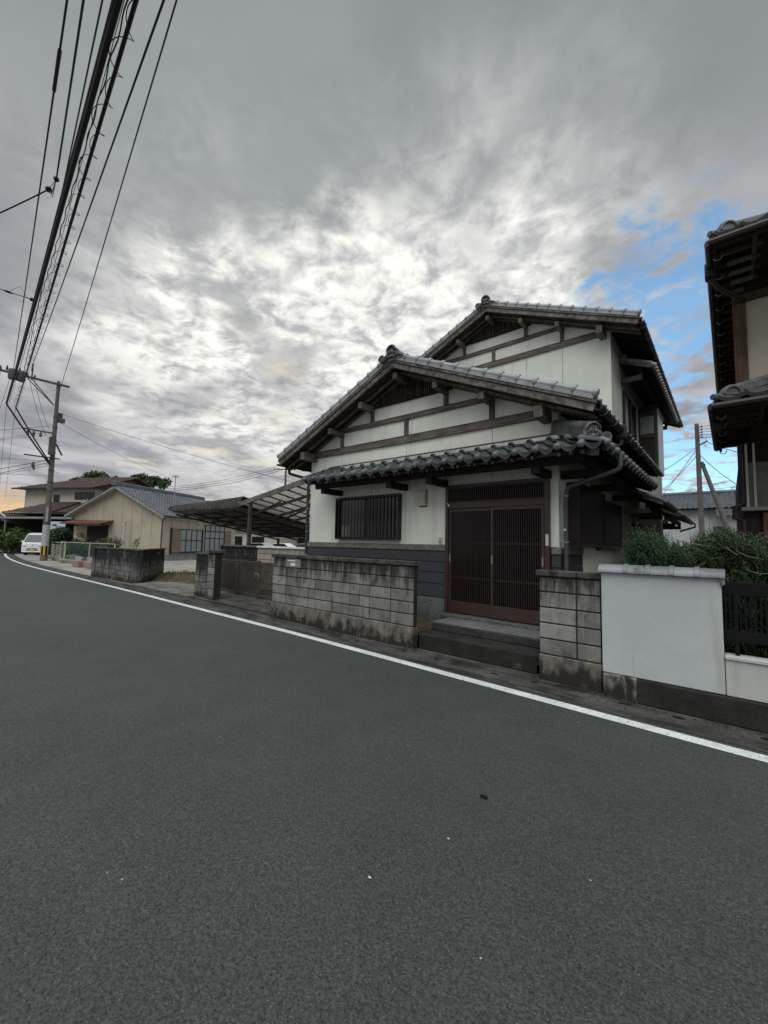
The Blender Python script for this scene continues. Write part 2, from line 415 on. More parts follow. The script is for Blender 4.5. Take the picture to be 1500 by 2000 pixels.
A['blockcap'] = plain('block_cap', (.075, .072, .068), .92, .35, 4, .3, 70, .5, rand=.2, dirt_or_reflection=((.02, .019, .018), .5, .66, 5, (1,1,1)))
A['mortarjoint'] = plain('block_joint', (.030, .028, .026), .95, .3, 4, .3, 80, .4)
A['blockold'] = m_block('old_black_block', (.16, .158, .15), (.016, .016, .017), .75, 1.05)
A['blockbeige'] = plain('beige_block', (.36, .33, .27), .9, .15, 2, .15, 60, .3, rand=.08, dirt_or_reflection=((.10, .09, .075), .56, .75, 2, (1,1,.4)))
A['gatemetal'] = plain('gate_bronze', (.070, .056, .048), .55, .2, 4, .15, 50, .1, .35)
A['brass'] = plain('brass_lock', (.30, .22, .10), .4, .2, 8, .1, 40, .1, .5, .7)
A['letterbox'] = plain('letterbox_grey', (.23, .225, .205), .6, .12, 6, .1, 60, .1)
A['paper'] = plain('white_sticker', (.72, .72, .70), .7, .05, 6, .03, 60, 0)
A['lampcream'] = plain('lamp_cream', (.55, .54, .42), .5, .12, 8, .05, 60, .05)
A['bark'] = plain('bark', (.10, .075, .055), .95, .3, 8, .3, 40, .8)
A['branch'] = plain('pale_branch', (.21, .17, .125), .9, .3, 12, .3, 50, .5)
A['juniper'] = m_leaf('juniper_leaf', (.024, .056, .024), (.046, .090, .040), (.080, .13, .065), 2.)
A['juniperbrown'] = m_leaf('dry_juniper_leaf', (.060, .060, .028), (.12, .10, .045), (.16, .13, .07), 3.)
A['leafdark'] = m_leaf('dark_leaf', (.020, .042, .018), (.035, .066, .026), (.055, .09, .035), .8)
A['leafmid'] = m_leaf('mid_leaf', (.040, .075, .022), (.075, .115, .035), (.10, .14, .05), .8)
A['leafred'] = m_leaf('reddish_leaf', (.085, .055, .040), (.12, .085, .055), (.07, .085, .04), 2.)
A['leaftree'] = m_leaf('tree_leaf', (.030, .060, .022), (.055, .09, .032), (.085, .12, .045), .25)
A['grass'] = m_leaf('grass', (.075, .095, .030), (.13, .135, .05), (.17, .15, .07), 2.)
A['carport'] = plain('carport_brown', (.060, .050, .042), .6, .25, 3, .15, 40, .1, .3)
A['fascia'] = plain('mossy_fascia', (.060, .054, .048), .9, .35, 5, .3, 40, .5, dirt_or_reflection=((.025, .024, .022), .5, .65, 3, (3,3,.5)))
def m_poly():
    t = NT('polycarbonate'); t.b.inputs['Base Color'].default_value = (.95, .90, .84, 1)
    t.b.inputs['Transmission Weight'].default_value = .75; t.b.inputs['Roughness'].default_value = .55; t.b.inputs['IOR'].default_value = 1.1
    n = t.noise(t.p(), 3, 4, .6); c = t.mix(t.rng(n, .4, .7), (.97, .93, .88), (.80, .70, .60)); t.l(c, t.b.inputs['Base Color'])
    return t.m
A['poly'] = m_poly()
A['beige'] = m_plaster('beige_panel', (.47, .425, .325), (.20, .18, .14), .35)
A['offwhite'] = m_plaster('offwhite_wall', (.52, .49, .42), (.3, .28, .24), .25)
A['foundation'] = plain('foundation_grey', (.26, .27, .27), .9, .15, 2, .15, 40, .2)
A['boxbrown'] = plain('shutter_box', (.20, .155, .105), .6, .1, 2, .08, 40, .05)
A['rustroof'] = plain('rusty_sheet_roof', (.15, .070, .052), .6, .25, 3, .15, 40, .1)
A['sheetgrey'] = plain('grey_sheet', (.24, .26, .26), .5, .2, 2, .1, 40, .1)
A['concpole'] = plain('pole_concrete', (.135, .128, .120), .9, .15, 4, .15, 40, .2, dirt_or_reflection=((.11, .105, .10), .5, .75, 2, (1,1,.3)))
A['poletop'] = plain('pole_band', (.10, .092, .085), .85, .25, 4, .2, 40, .2)
A['polewhite'] = plain('pole_sheet', (.40, .41, .43), .7, .1, 4, .1, 40, .1)
A['yellow'] = plain('yellow_guard', (.60, .40, .04), .6, .1, 6, .1, 40, .1)
A['black'] = plain('black_rubber', (.009, .009, .010), .8, .1, 6, .1, 40, .1, .15)
A['cable'] = plain('cable_black', (.020, .017, .022), .6, .1, 6, .1, 40, .0)
A['transformer'] = plain('transformer_grey', (.085, .088, .09), .5, .15, 4, .1, 40, .1)
A['insul'] = plain('insulator', (.42, .40, .38), .3, .1, 9, .05, 40, .0)
A['carwhite'] = plain('car_white', (.72, .74, .74), .22, .04, 2, .02, 40, 0, .5)
A['carsilver'] = plain('car_silver', (.42, .43, .45), .3, .05, 2, .03, 40, 0, .5, .5)
A['lamp'] = plain('headlight', (.62, .64, .66), .15, .1, 8, .02, 40, 0, .6)
A['plate'] = plain('yellow_plate', (.72, .48, .03), .5, .05, 8, .02, 40, 0)
A['fencegreen'] = plain('green_fence', (.07, .11, .09), .6, .2, 6, .1, 40, .1)
A['fencecream'] = plain('cream_fence', (.42, .41, .33), .6, .15, 6, .1, 40, .1)
A['pink'] = plain('pink_planter', (.36, .235, .21), .6, .12, 6, .08, 40, .1)
A['hill'] = plain('far_hill', (.06, .07, .075), 1, .2, .05, .1, 2, 0)
A['neighwood'] = wood('neighbour_wood', (.018, .012, .010), (.040, .028, .022), 'z')
A['neighbrown'] = wood('neighbour_board', (.075, .045, .028), (.13, .085, .055), 'z')
A['cream2'] = m_plaster('neighbour_plaster', (.52, .475, .36))
A['lowwall'] = m_plaster('low_wall_plaster', (.50, .505, .47), (.3, .29, .24), .5)
A['bluecloth'] = plain('sign_blue_white', (.50, .54, .60), .6, .1, 6, .05, 40, 0)
A['card'] = plain('cardboard', (.24, .20, .155), .8, .1, 6, .08, 40, .1)
A['tileverge'] = plain('sky_sheen_verge_tile', (.28, .297, .315), .32, .15, 5, .1, 70, .08, .6, rand=.12, dirt_or_reflection=((.16, .155, .15), .58, .74, 7, (1,1,1)))  # paler than the other tiles: sky reflection put into the base colour
A['doorbar'] = plain('door_lattice', (.023, .0145, .012), .5, .1, 2, .06, 40, .05, .35)
A['tileboss'] = plain('smoked_tile_boss', (.125, .135, .148), .42, .2, 8, .1, 60, .1, .5, rand=.15)
A['litter'] = plain('dry_leaf_litter', (.060, .045, .028), .9, .5, 30, .2, 60, 0)
A['reflectpane'] = plain('painted_reflection_window', (.075, .078, .055), .35, .5, 3, .2, 20, .05, .5, dirt_or_reflection=((.18, .17, .13), .52, .66, 2.5, (1,1,1)))  # mottled reflections in the glass, painted as blotches of colour

# ------------------------------------------------------------------ the ground, road and gutter
def struct(o): o['kind'] = 'structure'; return o
def bend(x): return 0. if x > -25 else 1.55*((-25-x)/23)**2 if x > -60 else 1.55*((35)/23)**2 + (-60-x)*.205
XS = [90, 60, 40, 25, 15, 10]+[8-1.0*i for i in range(0, 70)]+[-66, -75, -90, -110]
def strip(name, mat, fa, fb, z, xs=XS, parent=None):
    m = MB()
    for x in xs: m.v += [(x, fa(x)+bend(x), z), (x, fb(x)+bend(x), z)]
    for i in range(len(xs)-1): m.f.append((2*i, 2*i+1, 2*i+3, 2*i+2))
    return m.build(name, mat, parent)
g = struct(MB().add([(-700,-500,-.02),(500,-500,-.02),(500,700,-.02),(-700,700,-.02)], [(0,1,2,3)]).build('ground', A['ground']))
struct(strip('road', A['asphalt'], lambda x: -7., lambda x: 4.8, 0))
def yl(x): return 4.45+.15*min(1, max(0, -x/5.5))+.08*min(1, max(0, (-x-5.5)/8))
struct(strip('road_marking', A['paint'], lambda x: yl(x)-.07, lambda x: yl(x)+.07, .005))
gut = struct(strip('roadside_gutter', A['gutter'], lambda x: yl(x)+.135, lambda x: 5.30, .0045))
kerb = MB()
kerb.box(-8.0, 6, 5.055, 5.145, 0, .022)
struct(kerb.build('gutter_lip', A['gutter'], bevel=.008))
sm = MB().add([(-.075,-.022,0),(-.03,-.03,0),(.07,-.012,0),(.08,.014,0),(.02,.028,0),(-.07,.02,0)], [(0,1,2,3,4,5)]).mesh('drain_slot', A['slot'])
for i, (sx, sy) in enumerate([(-3.75,4.98),(-3.17,4.97),(-2.3,4.94),(-1.81,4.97),(-.88,4.95),(-.42,4.92),(.2,4.9),(-4.7,4.98),(-5.6,5.0)]):
    piece(sm, 'drain_slot', gut, (sx, sy, .010), (0, 0, random.uniform(-.25, .25)), (random.uniform(.5, .8), random.uniform(.7, 1.0), 1))
yard = MB().add([(-60,5.36,-.006),(-11.4,5.36,-.006),(-11.4,30,-.006),(-60,30,-.006)], [(0,1,2,3)])
struct(yard.build('yard', A['yard']))
struct(MB().prism([(-15.65,5.32),(-11.45,5.30),(-11.5,7.0),(-13.5,7.5),(-16.6,7.0)], 'z', 0.0, .05).build('driveway_apron', A['apron'], bevel=.01))
struct(MB().prism([(-11.5,5.32),(-7.4,5.32),(-7.4,7.55),(-11.5,7.55)], 'z', 0.0, .045).build('gate_apron', A['gutter'], bevel=.01))
struct(MB().prism([(-7.3,5.30),(-3.7,5.30),(-3.7,6.4),(-7.3,6.4)], 'z', -.01, .20).build('front_garden_bed', A['soil']))
struct(MB().prism([(-1.9,5.3),(7,5.3),(7,30),(-1.9,30)], 'z', -.01, .12).build('side_yard', A['soil']))
# loose soil bank with grass beside the driveway
bank = MB().grid(lambda u, v: (-18.0+6.1*u, 6.35+2.2*v+.4*u, .012+.30*math.sin(math.pi*min(1, v*1.0))*(.5+.5*math.sin(math.pi*min(1,u*1.15+.05)))*(1-u*.55)+.04*math.sin(u*37+v*11)*math.sin(v*23+u*7)*math.sin(math.pi*v)), 40, 16)
struct(bank.build('soil_bank', A['soil'], smooth=60))
gm = MB()
for i in range(2600):
    u, v = random.random(), random.random()**.8
    x, y = -18.0+6.1*u, 6.35+2.2*v+.4*u
    z = .012+.30*math.sin(math.pi*min(1, v))*(.5+.5*math.sin(math.pi*min(1,u*1.15+.05)))*(1-u*.55)
    if random.random() > .25+.75*v: continue
    h = random.uniform(.05, .16); a = random.uniform(0, 6.28); w = .012; l = random.uniform(.01, .07)
    c, s = math.cos(a), math.sin(a)
    gm.add([(x-w*s, y+w*c, z-.01), (x+w*s, y-w*c, z-.01), (x+l*c, y+l*s, z+h)], [(0,1,2)])
go = gm.build('grass_tuft_patch', A['grass'], kind='stuff')
go['label'] = 'patchy dry green grass on the soil bank beside the driveway'; go['category'] = 'grass'
struct(MB().grid(lambda u, v: (-420+900*u, 380-60*math.sin(u*3)+v*40, -1+ v*(16+10*math.sin(u*9)+5*math.sin(u*23))), 60, 2).build('far_hill', A['hill']))

# ------------------------------------------------------------------ roof tile meshes
def stile(w, l, front, mat, name='roof_tile'):
    # one pantile: x across, y up the slope, z off the slope; rolled left edge, hollow pan
    n = 12
    def zz(u): return .048*math.sin(math.pi*u/.30) if u < .30 else -.030*math.sin(math.pi*(u-.30)/.70)
    m = MB(); o = 0
    top0 = [(w*(i/n)*1.03, 0, zz(i/n)+.030) for i in range(n+1)]; top1 = [(w*(i/n)*1.03, l, zz(i/n)-.006) for i in range(n+1)]
    bot0 = [(x, y, z-.022) for x, y, z in top0]; bot1 = [(x, y, z-.022) for x, y, z in top1]
    N = n+1; m.v = top0+top1+bot0+bot1
    for i in range(n):
        m.f += [(i, i+1, N+i+1, N+i), (2*N+i, 3*N+i, 3*N+i+1, 2*N+i+1), (i, 2*N+i, 2*N+i+1, i+1), (N+i, N+i+1, 3*N+i+1, 3*N+i)]
    m.f += [(0, N, 3*N, 2*N), (n, 2*N+n, 3*N+n, N+n)]
    if front:
        k = 9
        up, dn, up2, dn2 = [], [], [], []
        for i in range(k+1):
            u = .26+.76*i/k; s = math.sin(math.pi*i/k)
            zt = zz(min(u, 1))+.026
            up.append((w*u, -.014, zt)); dn.append((w*u, -.020, zt-.008-.062*s**.75))
            up2.append((w*u, .02, zt)); dn2.append((w*u, .014, zt-.008-.062*s**.75))
        o = len(m.v); q = k+1; m.v += up+dn+up2+dn2
        for i in range(k):
            m.f += [(o+i, o+q+i, o+q+i+1, o+i+1), (o+2*q+i, o+2*q+i+1, o+3*q+i+1, o+3*q+i), (o+i, o+i+1, o+2*q+i+1, o+2*q+i), (o+q+i, o+3*q+i, o+3*q+i+1, o+q+i+1)]
        # raised rim along the lower edge of the apron, and the round boss
        m.tube([(x, -.024, z+.010) for x, y, z in dn], .007, 6)
    return m.mesh(name, mat, smooth=50)
def boss_mesh(w, mat):      # the round boss on the front of a tile's roll
    return MB().ball((w*.15, -.040, .018), .050, 16, 10, (1, .75, 1)).tube([(w*.15, -.03, .024), (w*.15, .05, .036)], .043, 14).mesh('tile_boss', mat, smooth=60)
def frame(u, v, b):             # axes of a roof slope: along the eave, up the slope, off the slope
    u, v = Vector(u), Vector(v); vp = v*math.cos(b)+V(0,0,1)*math.sin(b); n = u.cross(vp)
    return u, vp, n
def place(me, name, parent, o, ax, ay, az):
    ob = bpy.data.objects.new(name, me); COL.objects.link(ob); ob.parent = parent
    o = Vector(o)-ORG.get(parent.name, V(0,0,0))
    ob.matrix_local = Matrix(((ax.x, ay.x, az.x, o.x), (ax.y, ay.y, az.y, o.y), (ax.z, ay.z, az.z, o.z), (0,0,0,1)))
    return ob
def tile_field(m, o, u, v, b, L, D, w=.28, l=.26, trim0=0., trim1=0., amp=.035):
    # a whole slope of pantiles as one sheet of real relief: courses that step, rolls that rise
    U, VP, Nn = frame(u, v, b); o = Vector(o); nc = max(1, int(round(D/l))); ncol = max(1, int(round(L/w))); per = 6
    for c in range(nc):
        s0, s1 = D*c/nc, D*(c+1)/nc
        a0, a1 = trim0*s0/D, L-trim1*s0/D
        b0, b1 = trim0*s1/D, L-trim1*s1/D
        base = len(m.v); n = ncol*per
        for j, (s, lift, x0, x1) in enumerate(((s0, -.02, a0, a1), (s0, .034, a0, a1), (s1, .0, b0, b1))):
            for i in range(n+1):
                x = x0+(x1-x0)*i/n; ph = (x/w) % 1
                z = amp*(math.sin(math.pi*ph/.34) if ph < .34 else -.55*math.sin(math.pi*(ph-.34)/.66))
                m.v.append(tuple(o+U*x+VP*s+Nn*(z+lift)))
        for j in range(2):
            for i in range(n): a = base+j*(n+1)+i; m.f.append((a, a+1, a+n+2, a+n+1))
    return m
TILE_SODE = None
def sode_mesh(mat, L=.29):
    m = MB(); m.tube([(0,-.02,.045), (L*.55,-.02,.046), (L*.90,-.02,.050)], [.050, .051, .054], 14)
    m.lathe([(.03,-.01),(.062,.0),(.070,.016),(.070,.034),(.062,.052),(.034,.062)], (L*.90-.01, -.02, .052), 'x', 16)
    m.box(0, L*.97, -.066, -.045, -.035, .045)
    m.box(0, L, -.03, .10, -.01, .03)
    return m.mesh('verge_tile', mat, smooth=40)
def spiral(m, c, r0, r1, turns, a0, rad, y, sgn=1, n=16):
    pts = []
    for i in range(n+1):
        t = i/n; a = a0+sgn*turns*2*math.pi*t; r = r0+(r1-r0)*t
        pts.append((c[0]+r*math.cos(a), y, c[1]+r*math.sin(a)))
    m.tube(pts, [rad*(1-.45*i/n) for i in range(n+1)], 8)
def onigawara(name, mat, disc_side=-1):
    # ridge-end ornament facing -y, base at the origin, about .42 wide and .32 high
    m = MB()
    out = [(-.20,-.02),(-.205,.05),(-.17,.09),(-.175,.14),(-.13,.18),(-.12,.23),(-.07,.285),(-.01,.305),(.06,.295),(.11,.255),(.105,.20),(.15,.17),(.16,.12),(.21,.09),(.25,.05),(.31,.03),(.33,-.02)]
    m.prism(out, 'y', -.03, .08)
    for sx in (-1, 1):
        spiral(m, (sx*.115, .085), .065, .012, 1.3, math.pi/2, .020, -.045, sx)
        m.ball((sx*.045, -.055, .165), .034, 10, 6, (1, .8, 1.15))
        spiral(m, (sx*.075, .225), .045, .012, 1.0, -math.pi/2, .016, -.04, -sx)
    m.tube([(-.115,-.035,.20),(-.09,-.045,.27),(-.03,-.05,.315),(.04,-.05,.315),(.10,-.045,.27),(.125,-.035,.22),(.15,-.03,.215)], [.02,.024,.026,.026,.024,.02,.014], 8)
    m.tube([(.12,-.03,.06),(.18,-.035,.085),(.24,-.035,.06),(.32,-.03,.015)], [.02,.024,.02,.01], 8)
    m.ball((0, -.05, .075), .042, 10, 6, (1.2, .7, .8))
    dx = disc_side*.20
    m.lathe([(.004,-.105),(.058,-.105),(.060,-.112),(.084,-.112),(.088,-.100),(.084,-.06),(.080,.05)], (dx, 0, .045), 'y', 20)
    for k in range(8): m.ball((dx+.040*math.cos(k*math.pi/4), -.106, .045+.040*math.sin(k*math.pi/4)), .012, 6, 4)
    m.ball((dx, -.106, .045), .018, 8, 4)
    return m.mesh(name, mat, smooth=45)

# ------------------------------------------------------------------ the house
XC = -4.84; XL, XR = -7.72, -1.95; YW = 6.40; YU = 10.35; TA = .44; AL = math.atan(TA)
HZ = 2.96     # the upper gable repeats the lower one this much higher
house = thing('house', 'cream plastered house with two stacked tiled gables and brown lattice sliding door', 'house', (XC, YW, 0))
sode = sode_mesh(A['tileverge'])
# walls
def prism_xz(poly, y0, y1): return MB().prism(poly, 'y', y0, y1)
def soff(dx): return 4.985-TA*abs(dx)
gablepoly = lambda z0, dz: [(XL+.004, z0), (XR-.004, z0), (XR-.004, soff(2.885)+dz), (XC, soff(0)+dz), (XL+.004, soff(2.885)+dz)]
core = prism_xz(gablepoly(.05, 0), YW+.014, YU+.2)
core.build('wall_core', A['joint'], house)
prism_xz(gablepoly(3.0, HZ), YU+.014, 19.5).build('upper_wall_core', A['joint'], house)
def panel(x0, x1, z0, z1, y): MB().box(x0+.004, x1-.004, y, y+.012, z0, z1).build('plaster_panel', A['plaster'], house, bevel=.002)
xs = [XL-.004, -6.66, -5.75, -4.84, -3.93, -3.02, XR+.004]
for a, b in zip(xs, xs[1:]): panel(a, b, 1.60, 3.225, YW)
xs2 = [XL-.004, -6.66, -4.84, -3.02, XR+.004]
for a, b in zip(xs2, xs2[1:]): panel(a, b, 3.233, 3.70, YW)
prism_xz([(XL, 3.704), (XR, 3.704), (XR, soff(2.885)), (XC, soff(0)), (XL, soff(2.885))], YW, YW+.012).build('gable_plaster', A['plaster'], house)
for a, b in zip([XL-.004, -6.66, -5.75, -4.84, -3.93, -3.02], [-6.66, -5.75, -4.84, -3.93, -3.02, XR+.004]): panel(a, b, 3.2, 3.70+HZ, YU)
prism_xz([(XL, 3.704+HZ), (XR, 3.704+HZ), (XR, soff(2.885)+HZ), (XC, soff(0)+HZ), (XL, soff(2.885)+HZ)], YU, YU+.012).build('gable_plaster', A['plaster'], house)
def spanel(y0, y1, z0, z1, x=XR): MB().box(x-.012, x, y0+.004, y1-.004, z0, z1).build('plaster_panel', A['plaster_side'], house, bevel=.002)
ys = [YW+.016, 7.65, 8.6, 9.5, 10.4, 11.3, 12.2, 13.1, 14.0]
for a, b in zip(ys, ys[1:]): spanel(a, b, .3, 3.72)
MB().box(XR-.3, XR-.016, YU+.2, 19.5, .05, 3.2).build('rear_wall_core', A['joint'], house)
ys = [YU+.016, 11.3, 12.2, 13.1, 14.0, 15.5, 17, 18.5, 19.5]
for a, b in zip(ys, ys[1:]): spanel(a, b, 3.72, 3.72+HZ)
MB().box(XL, XL+.012, YW+.014, 19.5, .3, 3.70).build('plaster_panel', A['plaster'], house)
MB().box(XL, XL+.012, YU+.014, 19.5, 3.70, 6.66).build('plaster_panel', A['plaster'], house)
# rear wing that steps out to the right
MB().box(XR, -1.46, 14.0, 14.35, .1, 3.86).build('wing_wall', A['plaster'], house)
# wainscot: band, slate siding courses, granite footing
def band(x0, x1, y0, y1, z0, z1, mat, name, bv=.006): return MB().box(x0, x1, y0, y1, z0, z1).build(name, mat, house, bevel=bv)
for x0, x1 in ((XL-.03, -3.895), (-2.055, XR+.03)):
    band(x0, x1, YW-.035, YW+.01, 1.49, 1.595, A['terrazzo'], 'granite_band')
    zs = [1.488, 1.295, 1.105, .90, .66]
    for a, b in zip(zs, zs[1:]):
        xx = [x0+.006]+([-6.0, -4.3] if x0 < -5 and a in (1.488, 1.105) else [-5.1] if x0 < -5 else [])+[x1]
        for p, q in zip(xx, xx[1:]):
            MB().add([(p,YW-.014,a-.004),(q-.003,YW-.014,a-.004),(q-.003,YW-.026,b+.004),(p,YW-.026,b+.004),(p,YW+.01,a-.004),(q-.003,YW+.01,a-.004),(q-.003,YW+.01,b+.004),(p,YW+.01,b+.004)],
                     [(0,1,2,3),(4,7,6,5),(0,4,5,1),(1,5,6,2),(2,6,7,3),(3,7,4,0)]).build('siding_board', A['siding'], house)
    band(x0+.01, x1-.005, YW-.012, YW+.01, .02, .655, A['granite'], 'granite_footing')
band(XR-.012, XR+.03, YW+.012, 7.65, 1.49, 1.595, A['terrazzo'], 'granite_band')
zs = [1.488, 1.295, 1.105, .90, .66]
for a, b in zip(zs, zs[1:]): band(XR-.012, XR+.018, YW+.012, 7.63, b+.004, a-.004, A['siding'], 'siding_board', .002)
band(XR-.012, XR+.014, YW+.012, 7.63, .02, .655, A['granite'], 'granite_footing')

def gable(yf, yw, yb, dz, yb_r):
    """timbering, barge boards, purlins, tiles of one gable; yf = front edge of the roof, yw = wall"""
    H = 3.50
    # roof deck with its soffit, one slab per side
    for s in (-1, 1):
        e = yb_r if s > 0 else yb
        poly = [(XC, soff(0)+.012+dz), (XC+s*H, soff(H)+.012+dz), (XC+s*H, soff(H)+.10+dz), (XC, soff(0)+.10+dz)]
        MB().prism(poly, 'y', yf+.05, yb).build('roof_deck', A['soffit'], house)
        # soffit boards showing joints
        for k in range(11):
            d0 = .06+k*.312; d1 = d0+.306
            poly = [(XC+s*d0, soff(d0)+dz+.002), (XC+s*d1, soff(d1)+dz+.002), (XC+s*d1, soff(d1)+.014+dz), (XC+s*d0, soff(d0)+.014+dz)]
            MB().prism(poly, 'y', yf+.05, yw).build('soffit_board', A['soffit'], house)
        # barge board and the thin board on top of it
        poly = [(XC, soff(0)-.012+dz), (XC+s*H, soff(H)-.012+dz), (XC+s*(H+.03), soff(H)+.085+dz), (XC, soff(0)+.095+dz)]
        MB().prism(poly, 'y', yf, yf+.045).build('barge_board', A['woodr'], house, bevel=.004)
        poly = [(XC, soff(0)+.097+dz), (XC+s*(H+.04), soff(H)+.087+dz), (XC+s*(H+.05), soff(H)+.130+dz), (XC, soff(0)+.140+dz)]
        MB().prism(poly, 'y', yf-.022, yf+.06).build('verge_board', A['woodr'], house, bevel=.004)
        # rafters under the overhang
        for yy in (yf+.24, yf+.43):
            poly = [(XC+s*.02, soff(.02)-.052+dz), (XC+s*H, soff(H)-.052+dz), (XC+s*H, soff(H)-.001+dz), (XC+s*.02, soff(.02)-.001+dz)]
            MB().prism(poly, 'y', yy, yy+.045).build('rafter', A['woodr'], house, bevel=.003)
        # verge tiles
        n = 13; U = V(s*math.cos(AL), 0, -math.sin(AL)); N_ = V(s*math.sin(AL), 0, math.cos(AL))
        for k in range(n):
            o = V(XC, yf+.035, soff(0)+.190+dz)+U*(.06+k*.292)
            place(sode, 'verge_tile', house, o, U, V(0,1,0), N_) if s > 0 else place(sode_l, 'verge_tile', house, o, U, V(0,1,0), N_)
    tm = MB()
    tile_field(tm, (XC-3.56, yf+.12, soff(3.56)+.125+dz), (0,1,0), (1,0,0), AL, yb-yf-.14, 3.8) if False else None
    # right slope: eave runs back (+y), upslope is -x ; left slope: eave runs forward, upslope +x
    tile_field(tm, (XC+3.56, yf+.10, soff(3.56)+.145+dz), (0,1,0), (-1,0,0), AL, yb-yf-.12, 3.56/math.cos(AL), .28, .274)
    tile_field(tm, (XC-3.56, yb-.02, soff(3.56)+.145+dz), (0,-1,0), (1,0,0), AL, yb-yf-.12, 3.56/math.cos(AL), .28, .274)
    tm.build('roof_tile_field', A['tile'], house, smooth=50, kind='stuff')
    # ridge: laid courses and a round cap
    zr = soff(0)+.17+dz
    rd = MB().box(XC-.13, XC+.13, yf+.10, yb, zr, zr+.035).box(XC-.115, XC+.115, yf+.10, yb, zr+.04, zr+.075).box(XC-.10, XC+.10, yf+.10, yb, zr+.08, zr+.115)
    rd.tube([(XC, yf+.06, zr+.135), (XC, yb, zr+.135)], .085, 14); rd.build('ridge_tiles', A['tile'], house, smooth=40)
    og = piece(ONI, 'ridge_ornament', house, (XC, yf-.01, zr-.045)); og.scale = (.92, 1, .86)
    # purlins
    for i, dx in enumerate((0, -.91, .91, -1.82, 1.82, -2.74, 2.74)):
        w, h = (.10, .125) if abs(dx) < 2 else (.13, .185)
        zt = soff(abs(dx)+w/2)-.055+dz
        MB().box(XC+dx-w/2, XC+dx+w/2, yf+.075, yw+.02, zt-h, zt).build('purlin_end', A['woody'], house, bevel=.006)
    # tie beams and struts on the plaster
    def wb(x0, x1, z0, z1, mat, nm, p=.045): MB().box(x0, x1, yw-p, yw+.006, z0+dz, z1+dz).build(nm, mat, house, bevel=.005)
    wb(XL+.12, XR-.12, 3.60, 3.735, A['woodx'], 'tie_beam')
    wb(-6.66, -3.02, 4.075, 4.16, A['woodx'], 'tie_beam')
    wb(XL+.12, XR-.12, 3.736, 3.748, A['redflash'], 'beam_flashing', .052); wb(-6.66, -3.02, 4.161, 4.171, A['redflash'], 'beam_flashing', .052)
    for dx in (-1.82, 0, 1.82): wb(XC+dx-.045, XC+dx+.045, 3.745, 4.074 if dx == 0 else soff(1.82)-.20, A['woodz'], 'strut', .038)
    for dx in (-.91, .91): wb(XC+dx-.045, XC+dx+.045, 4.169, soff(.91)-.18, A['woodz'], 'strut', .038)
    # lattice gable with its little vent
    prism_xz([(XC-1.05, 4.47+dz), (XC+1.05, 4.47+dz), (XC+1.05, soff(1.05)+dz), (XC, soff(0)+dz), (XC-1.05, soff(1.05)+dz)], yw-.012, yw+.004).build('gable_lattice_backing', A['wooddark'], house)
    wb(XC-1.05, XC+1.05, 4.455, 4.485, A['wooddark'], 'lattice_sill', .05)
    x = -1.0
    while x < 1.0:
        if not -.09 < x-.10 < .075 or True:
            z1 = soff(abs(x)+.02)+dz
            if -.02 < x < .16: 
                MB().box(XC+x, XC+x+.020, yw-.036, yw-.012, 4.72+dz, z1).build('gable_slat', A['slatwood'], house)
            elif z1 > 4.52+dz: MB().box(XC+x, XC+x+.020, yw-.036, yw-.012, 4.485+dz, z1).build('gable_slat', A['slatwood'], house)
        x += .046
    for k in range(5): MB().box(XC-.01, XC+.16, yw-.046, yw-.02, 4.50+k*.045+dz, 4.52+k*.045+dz).build('vent_slat', A['slatwood'], house)
    for xx in (-.025, .16): MB().box(XC+xx, XC+xx+.015, yw-.05, yw-.014, 4.487+dz, 4.73+dz).build('vent_frame', A['slatwood'], house)
    # eaves at the sides: rafters, fascia, gutter with its brackets
    for s in (-1, 1):
        e = yb_r if s > 0 else yb
        xe = XC+s*H
        MB().box(min(xe-.02*s, xe+.015*s), max(xe-.02*s, xe+.015*s), yf+.05, e, soff(H)-.02+dz, soff(H)+.09+dz).build('eave_fascia', A['wooddark'], house)
        m = boxmesh('eave_rafter', A['wooddark'], .78, .045, .055)
        yy = yw+.2; ang = s*AL
        while yy < e-.1:
            piece(m, 'eave_rafter', house, (XC+s*3.13, yy, soff(3.13)-.030+dz), (0, ang, 0)); yy += .303
        xg = xe+s*.065; zg = soff(H)+.055+dz
        pr = []
        for k in range(13): 
            a = math.pi+math.pi*k/12; pr.append((xg+.062*math.cos(a), zg+.062*math.sin(a)))
        for k in range(13):
            a = 2*math.pi-math.pi*k/12; pr.append((xg+.055*math.cos(a), zg+.004+.055*math.sin(a)))
        MB().prism(pr, 'y', yf+.01, e).build('gutter', A['gutterbrown'] if dz else A['gutterdark'], house, smooth=50)
        yy = yf+.25
        br = MB(); br.tube([(.0+.072*math.cos(a), 0, .072*math.sin(a)) for a in [math.pi*(1-.1+1.15*k/14) for k in range(15)]], .0065, 6)
        br.tube([(-s*.06,0,.03),(-s*.10,0,.045)], .006, 5)
        brm = br.mesh('gutter_bracket', A['steel'], smooth=50)
        while yy < e-.05:
            piece(brm, 'gutter_bracket', house, (xg, yy, zg)); yy += .62
def mirror_mesh(me, name):
    m2 = me.copy(); m2.name = name
    return m2
sode_l = sode
ONI = onigawara('ridge_ornament', A['tileorn'])
gable(5.90, YW, YU, 0, 12.3)
gable(9.85, YU, 19.6, HZ, 19.6)
# pent roof carrying the lower eave on past the upper storey
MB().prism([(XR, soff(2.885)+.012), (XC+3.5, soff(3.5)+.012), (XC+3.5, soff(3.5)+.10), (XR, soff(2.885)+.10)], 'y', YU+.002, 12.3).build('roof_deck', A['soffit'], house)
tm = MB(); tile_field(tm, (XC+3.56, YU, soff(3.56)+.145), (0,1,0), (-1,0,0), AL, 1.95, .75, .28, .25); tm.build('roof_tile_field', A['tile'], house, smooth=50, kind='stuff')

